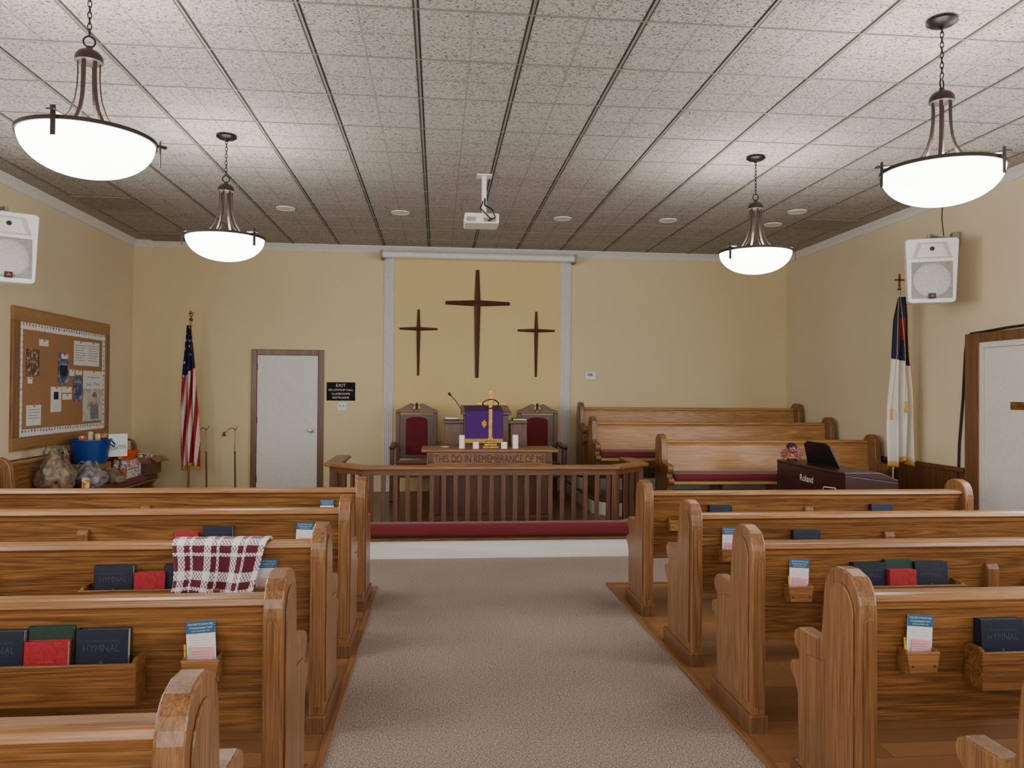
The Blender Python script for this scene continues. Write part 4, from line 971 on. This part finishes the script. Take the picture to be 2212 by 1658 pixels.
bag('grey plastic bag leaning on the wall behind the tan bag', 'baggrey', -3.88, 8.34, S, .13, .36, 9.2)
tu = thing('blue_tub', 'bright blue plastic tub with rope handles on top of the donation pile', 'tub', (-3.75, 8.76, .745))
MB().lathe([(.001, 0), (.165, 0), (.20, .24), (.212, .245), (.21, .26), (.195, .255), (.158, .01), (.001, .01)], n=36, cap=False).build('bucket', 'bluetub', tu, smooth=True)
MB().tube([(.195, .07, .235), (.235, .05, .20), (.245, 0, .175), (.235, -.05, .20), (.195, -.07, .235)], .008, 6).build('handle', 'bluetub', tu, smooth=True)
for n, (dx, dy, m_) in enumerate(((-.05, -.06, 'snack3'), (.06, .05, 'snack1'), (-.04, .08, 'can1'))):
    box_item('food_box', ['yellow food box sticking up out of the blue tub', 'red food box sticking up out of the blue tub', 'green food box sticking up out of the blue tub'][n], 'box', m_, -3.75 + dx, 8.76 + dy, .757, .05, .09, .28 + .02 * n, .3 * n, 'food packets')
sn = thing('donation_sign', 'handwritten white paper sign stuck on the blue tub', 'sign', (-3.53, 8.93, .80), math.radians(42))
MB().box(-.10, .10, -.004, 0, 0, .25).build('sheet', 'paper', sn); text('DONATIONS', .17, .045, (0, -.0055, .10), (1, 0, .12), (-.12, 0, 1), 'bluepr', sn, world=False)
can0 = {}
def can(m_, lb, x, y, z):
    if m_ in can0: return dup(can0[m_], (x, y, z), random.random() * 6, lb)
    r = thing('food_can', lb, 'can', (x, y, z), 0, 'food cans in the donation pile'); can0[m_] = r
    MB().lathe([(.001, 0), (.035, 0), (.037, .004), (.036, .008), (.036, .1), (.037, .105), (.034, .108), (.033, .104), (.001, .104)], n=20).build('tin', 'tin', r, smooth=True)
    MB().lathe([(.0365, .012), (.0365, .096)], n=20, cap=False).build('paper_label', m_, r, smooth=True); return r
cm = ['can1', 'can2', 'can3']; k = 0
nmz = {'can1': 'green labelled', 'can2': 'white labelled', 'can3': 'blue labelled'}
for layer in range(2):
    for xi, xx in enumerate((-3.53, -3.615)):
        for yi in range(5):
            k += 1; m_ = cm[(k * 7 + yi) % 3]
            can(m_, '%s food can, %s layer of the stack under the orange bowl' % (nmz[m_], ['bottom', 'upper'][layer]), xx, 9.10 + yi * .08, S + layer * .109)
ob = thing('orange_bowl', 'orange plastic bowl holding packets on top of the food cans', 'bowl', (-3.60, 9.27, S + .218))
MB().lathe([(.001, 0), (.11, 0), (.165, .08), (.18, .082), (.178, .09), (.16, .086), (.105, .008), (.001, .008)], n=32, cap=False).build('bowl_body', 'orange', ob, smooth=True)
items = (('snack2', -3.60, 9.18, S + .227, .05, .1, .17, .4, 'pink food packet standing in the orange bowl'), ('snack1', -3.62, 9.31, S + .227, .05, .11, .13, -.3, 'red food packet standing in the orange bowl'),
        ('snack1', -3.82, 9.28, S + .202, .07, .18, .30, .1, 'red food box behind the orange bowl, nearest the tub'), ('snack3', -3.82, 9.49, S + .202, .07, .17, .22, -.1, 'yellow food box in the middle behind the orange bowl'),
        ('snack2', -3.80, 9.70, S + .202, .06, .17, .27, .15, 'pink food box behind the open carton'), ('can1', -3.80, 9.87, S + .202, .06, .12, .18, .0, 'green food box at the far end of the donation pile'),
        ('snack3', -3.5, 9.0, S, .05, .07, .15, .1, 'small yellow food box below the donation sign'), ('snack1', -3.53, 8.14, S, .07, .12, .12, .5, 'small red food box between the two nearest plastic bags'),
        ('can2', -3.70, 9.62, S + .0, .05, .1, .3, .5, 'tall white and red food box beside the open carton'), ('can3', -3.54, 9.55, S, .06, .06, .16, .2, 'small blue food packet before the open carton'))
for (m_, x, y, z, w, d, h, rz, lb) in items: box_item('food_box', lb, 'box', m_, x, y, z, w, d, h, rz, 'food packets')
for k in range(4):
    m_ = cm[k % 3]; can(m_, ['green', 'white', 'blue', 'green'][k] + ' labelled food can inside the open carton, seen over its rim', -3.58 + .08 * (k % 2), 9.72 + .08 * (k // 2), S + .13)
cbx = thing('open_carton', 'open cardboard carton with folded out flaps at the pile end', 'box', (-3.54, 9.76, S), -.12)
b = MB(); w, d, h = .13, .15, .2
b.box(-w, w, -d, d, 0, .13); b.box(-w, -w + .004, -d, d, 0, h); b.box(w - .004, w, -d, d, 0, h); b.box(-w, w, -d, -d + .004, 0, h); b.box(-w, w, d - .004, d, 0, h); b.build('carton', 'cardb', cbx)
MB().box(0, .11, -d, d, 0, .004, Matrix.Translation((w, 0, h)) @ Matrix.Rotation(.5, 4, 'Y')).build('flap', 'cardb', cbx)
MB().box(-w, w, 0, .10, 0, .004, Matrix.Translation((0, -d, h)) @ Matrix.Rotation(PI + .5, 4, 'X')).build('flap', 'cardb', cbx)

# ---------------------------------------------------------------- lights and camera
def area(name, loc, rot, sx, sy, e, col):
    ld = bpy.data.lights.new(name, 'AREA'); ld.shape = 'RECTANGLE'; ld.size = sx; ld.size_y = sy; ld.energy = e; ld.color = col
    o = bpy.data.objects.new(name, ld); C.objects.link(o); o.location = loc; o.rotation_euler = rot; return o
for y in (.2, 3.0, 5.6): area('side_window_fill', (XL + .1, y, 1.9), (0, -PI / 2, 0), 1.6, 1.3, 68, (.96, .98, 1))  # added fill lamps standing in for unseen left windows, none modelled
for y in (.2, 2.8, 4.9): area('side_window_fill', (XR - .1, y, 1.9), (0, PI / 2, 0), 1.6, 1.3, 62, (.96, .98, 1))  # same added fill along the right wall, no window built
area('rear_fill', (.5, YF + .1, 1.9), (PI / 2, 0, 0), 7, 2.4, 230, (1, .99, .97))  # broad fill lamp added at the unseen rear wall to brighten the front
w = bpy.data.worlds.new('World'); bpy.context.scene.world = w; w.use_nodes = True
w.node_tree.nodes['Background'].inputs[0].default_value = (.8, .85, .9, 1); w.node_tree.nodes['Background'].inputs[1].default_value = .3
cd = bpy.data.cameras.new('camera'); cam = bpy.data.objects.new('camera', cd); C.objects.link(cam)
cd.sensor_fit = 'HORIZONTAL'; cd.sensor_width = 36; cd.lens = 1660 / 2212 * 36; cd.clip_start = .05
rt = Vector((_ex.x, _ey.x, _ez.x)); up = -Vector((_ex.y, _ey.y, _ez.y)); bk_ = -Vector((_ex.z, _ey.z, _ez.z))
cam.matrix_world = Matrix(((rt.x, up.x, bk_.x, 0), (rt.y, up.y, bk_.y, 0), (rt.z, up.z, bk_.z, H), (0, 0, 0, 1)))
bpy.context.scene.camera = cam
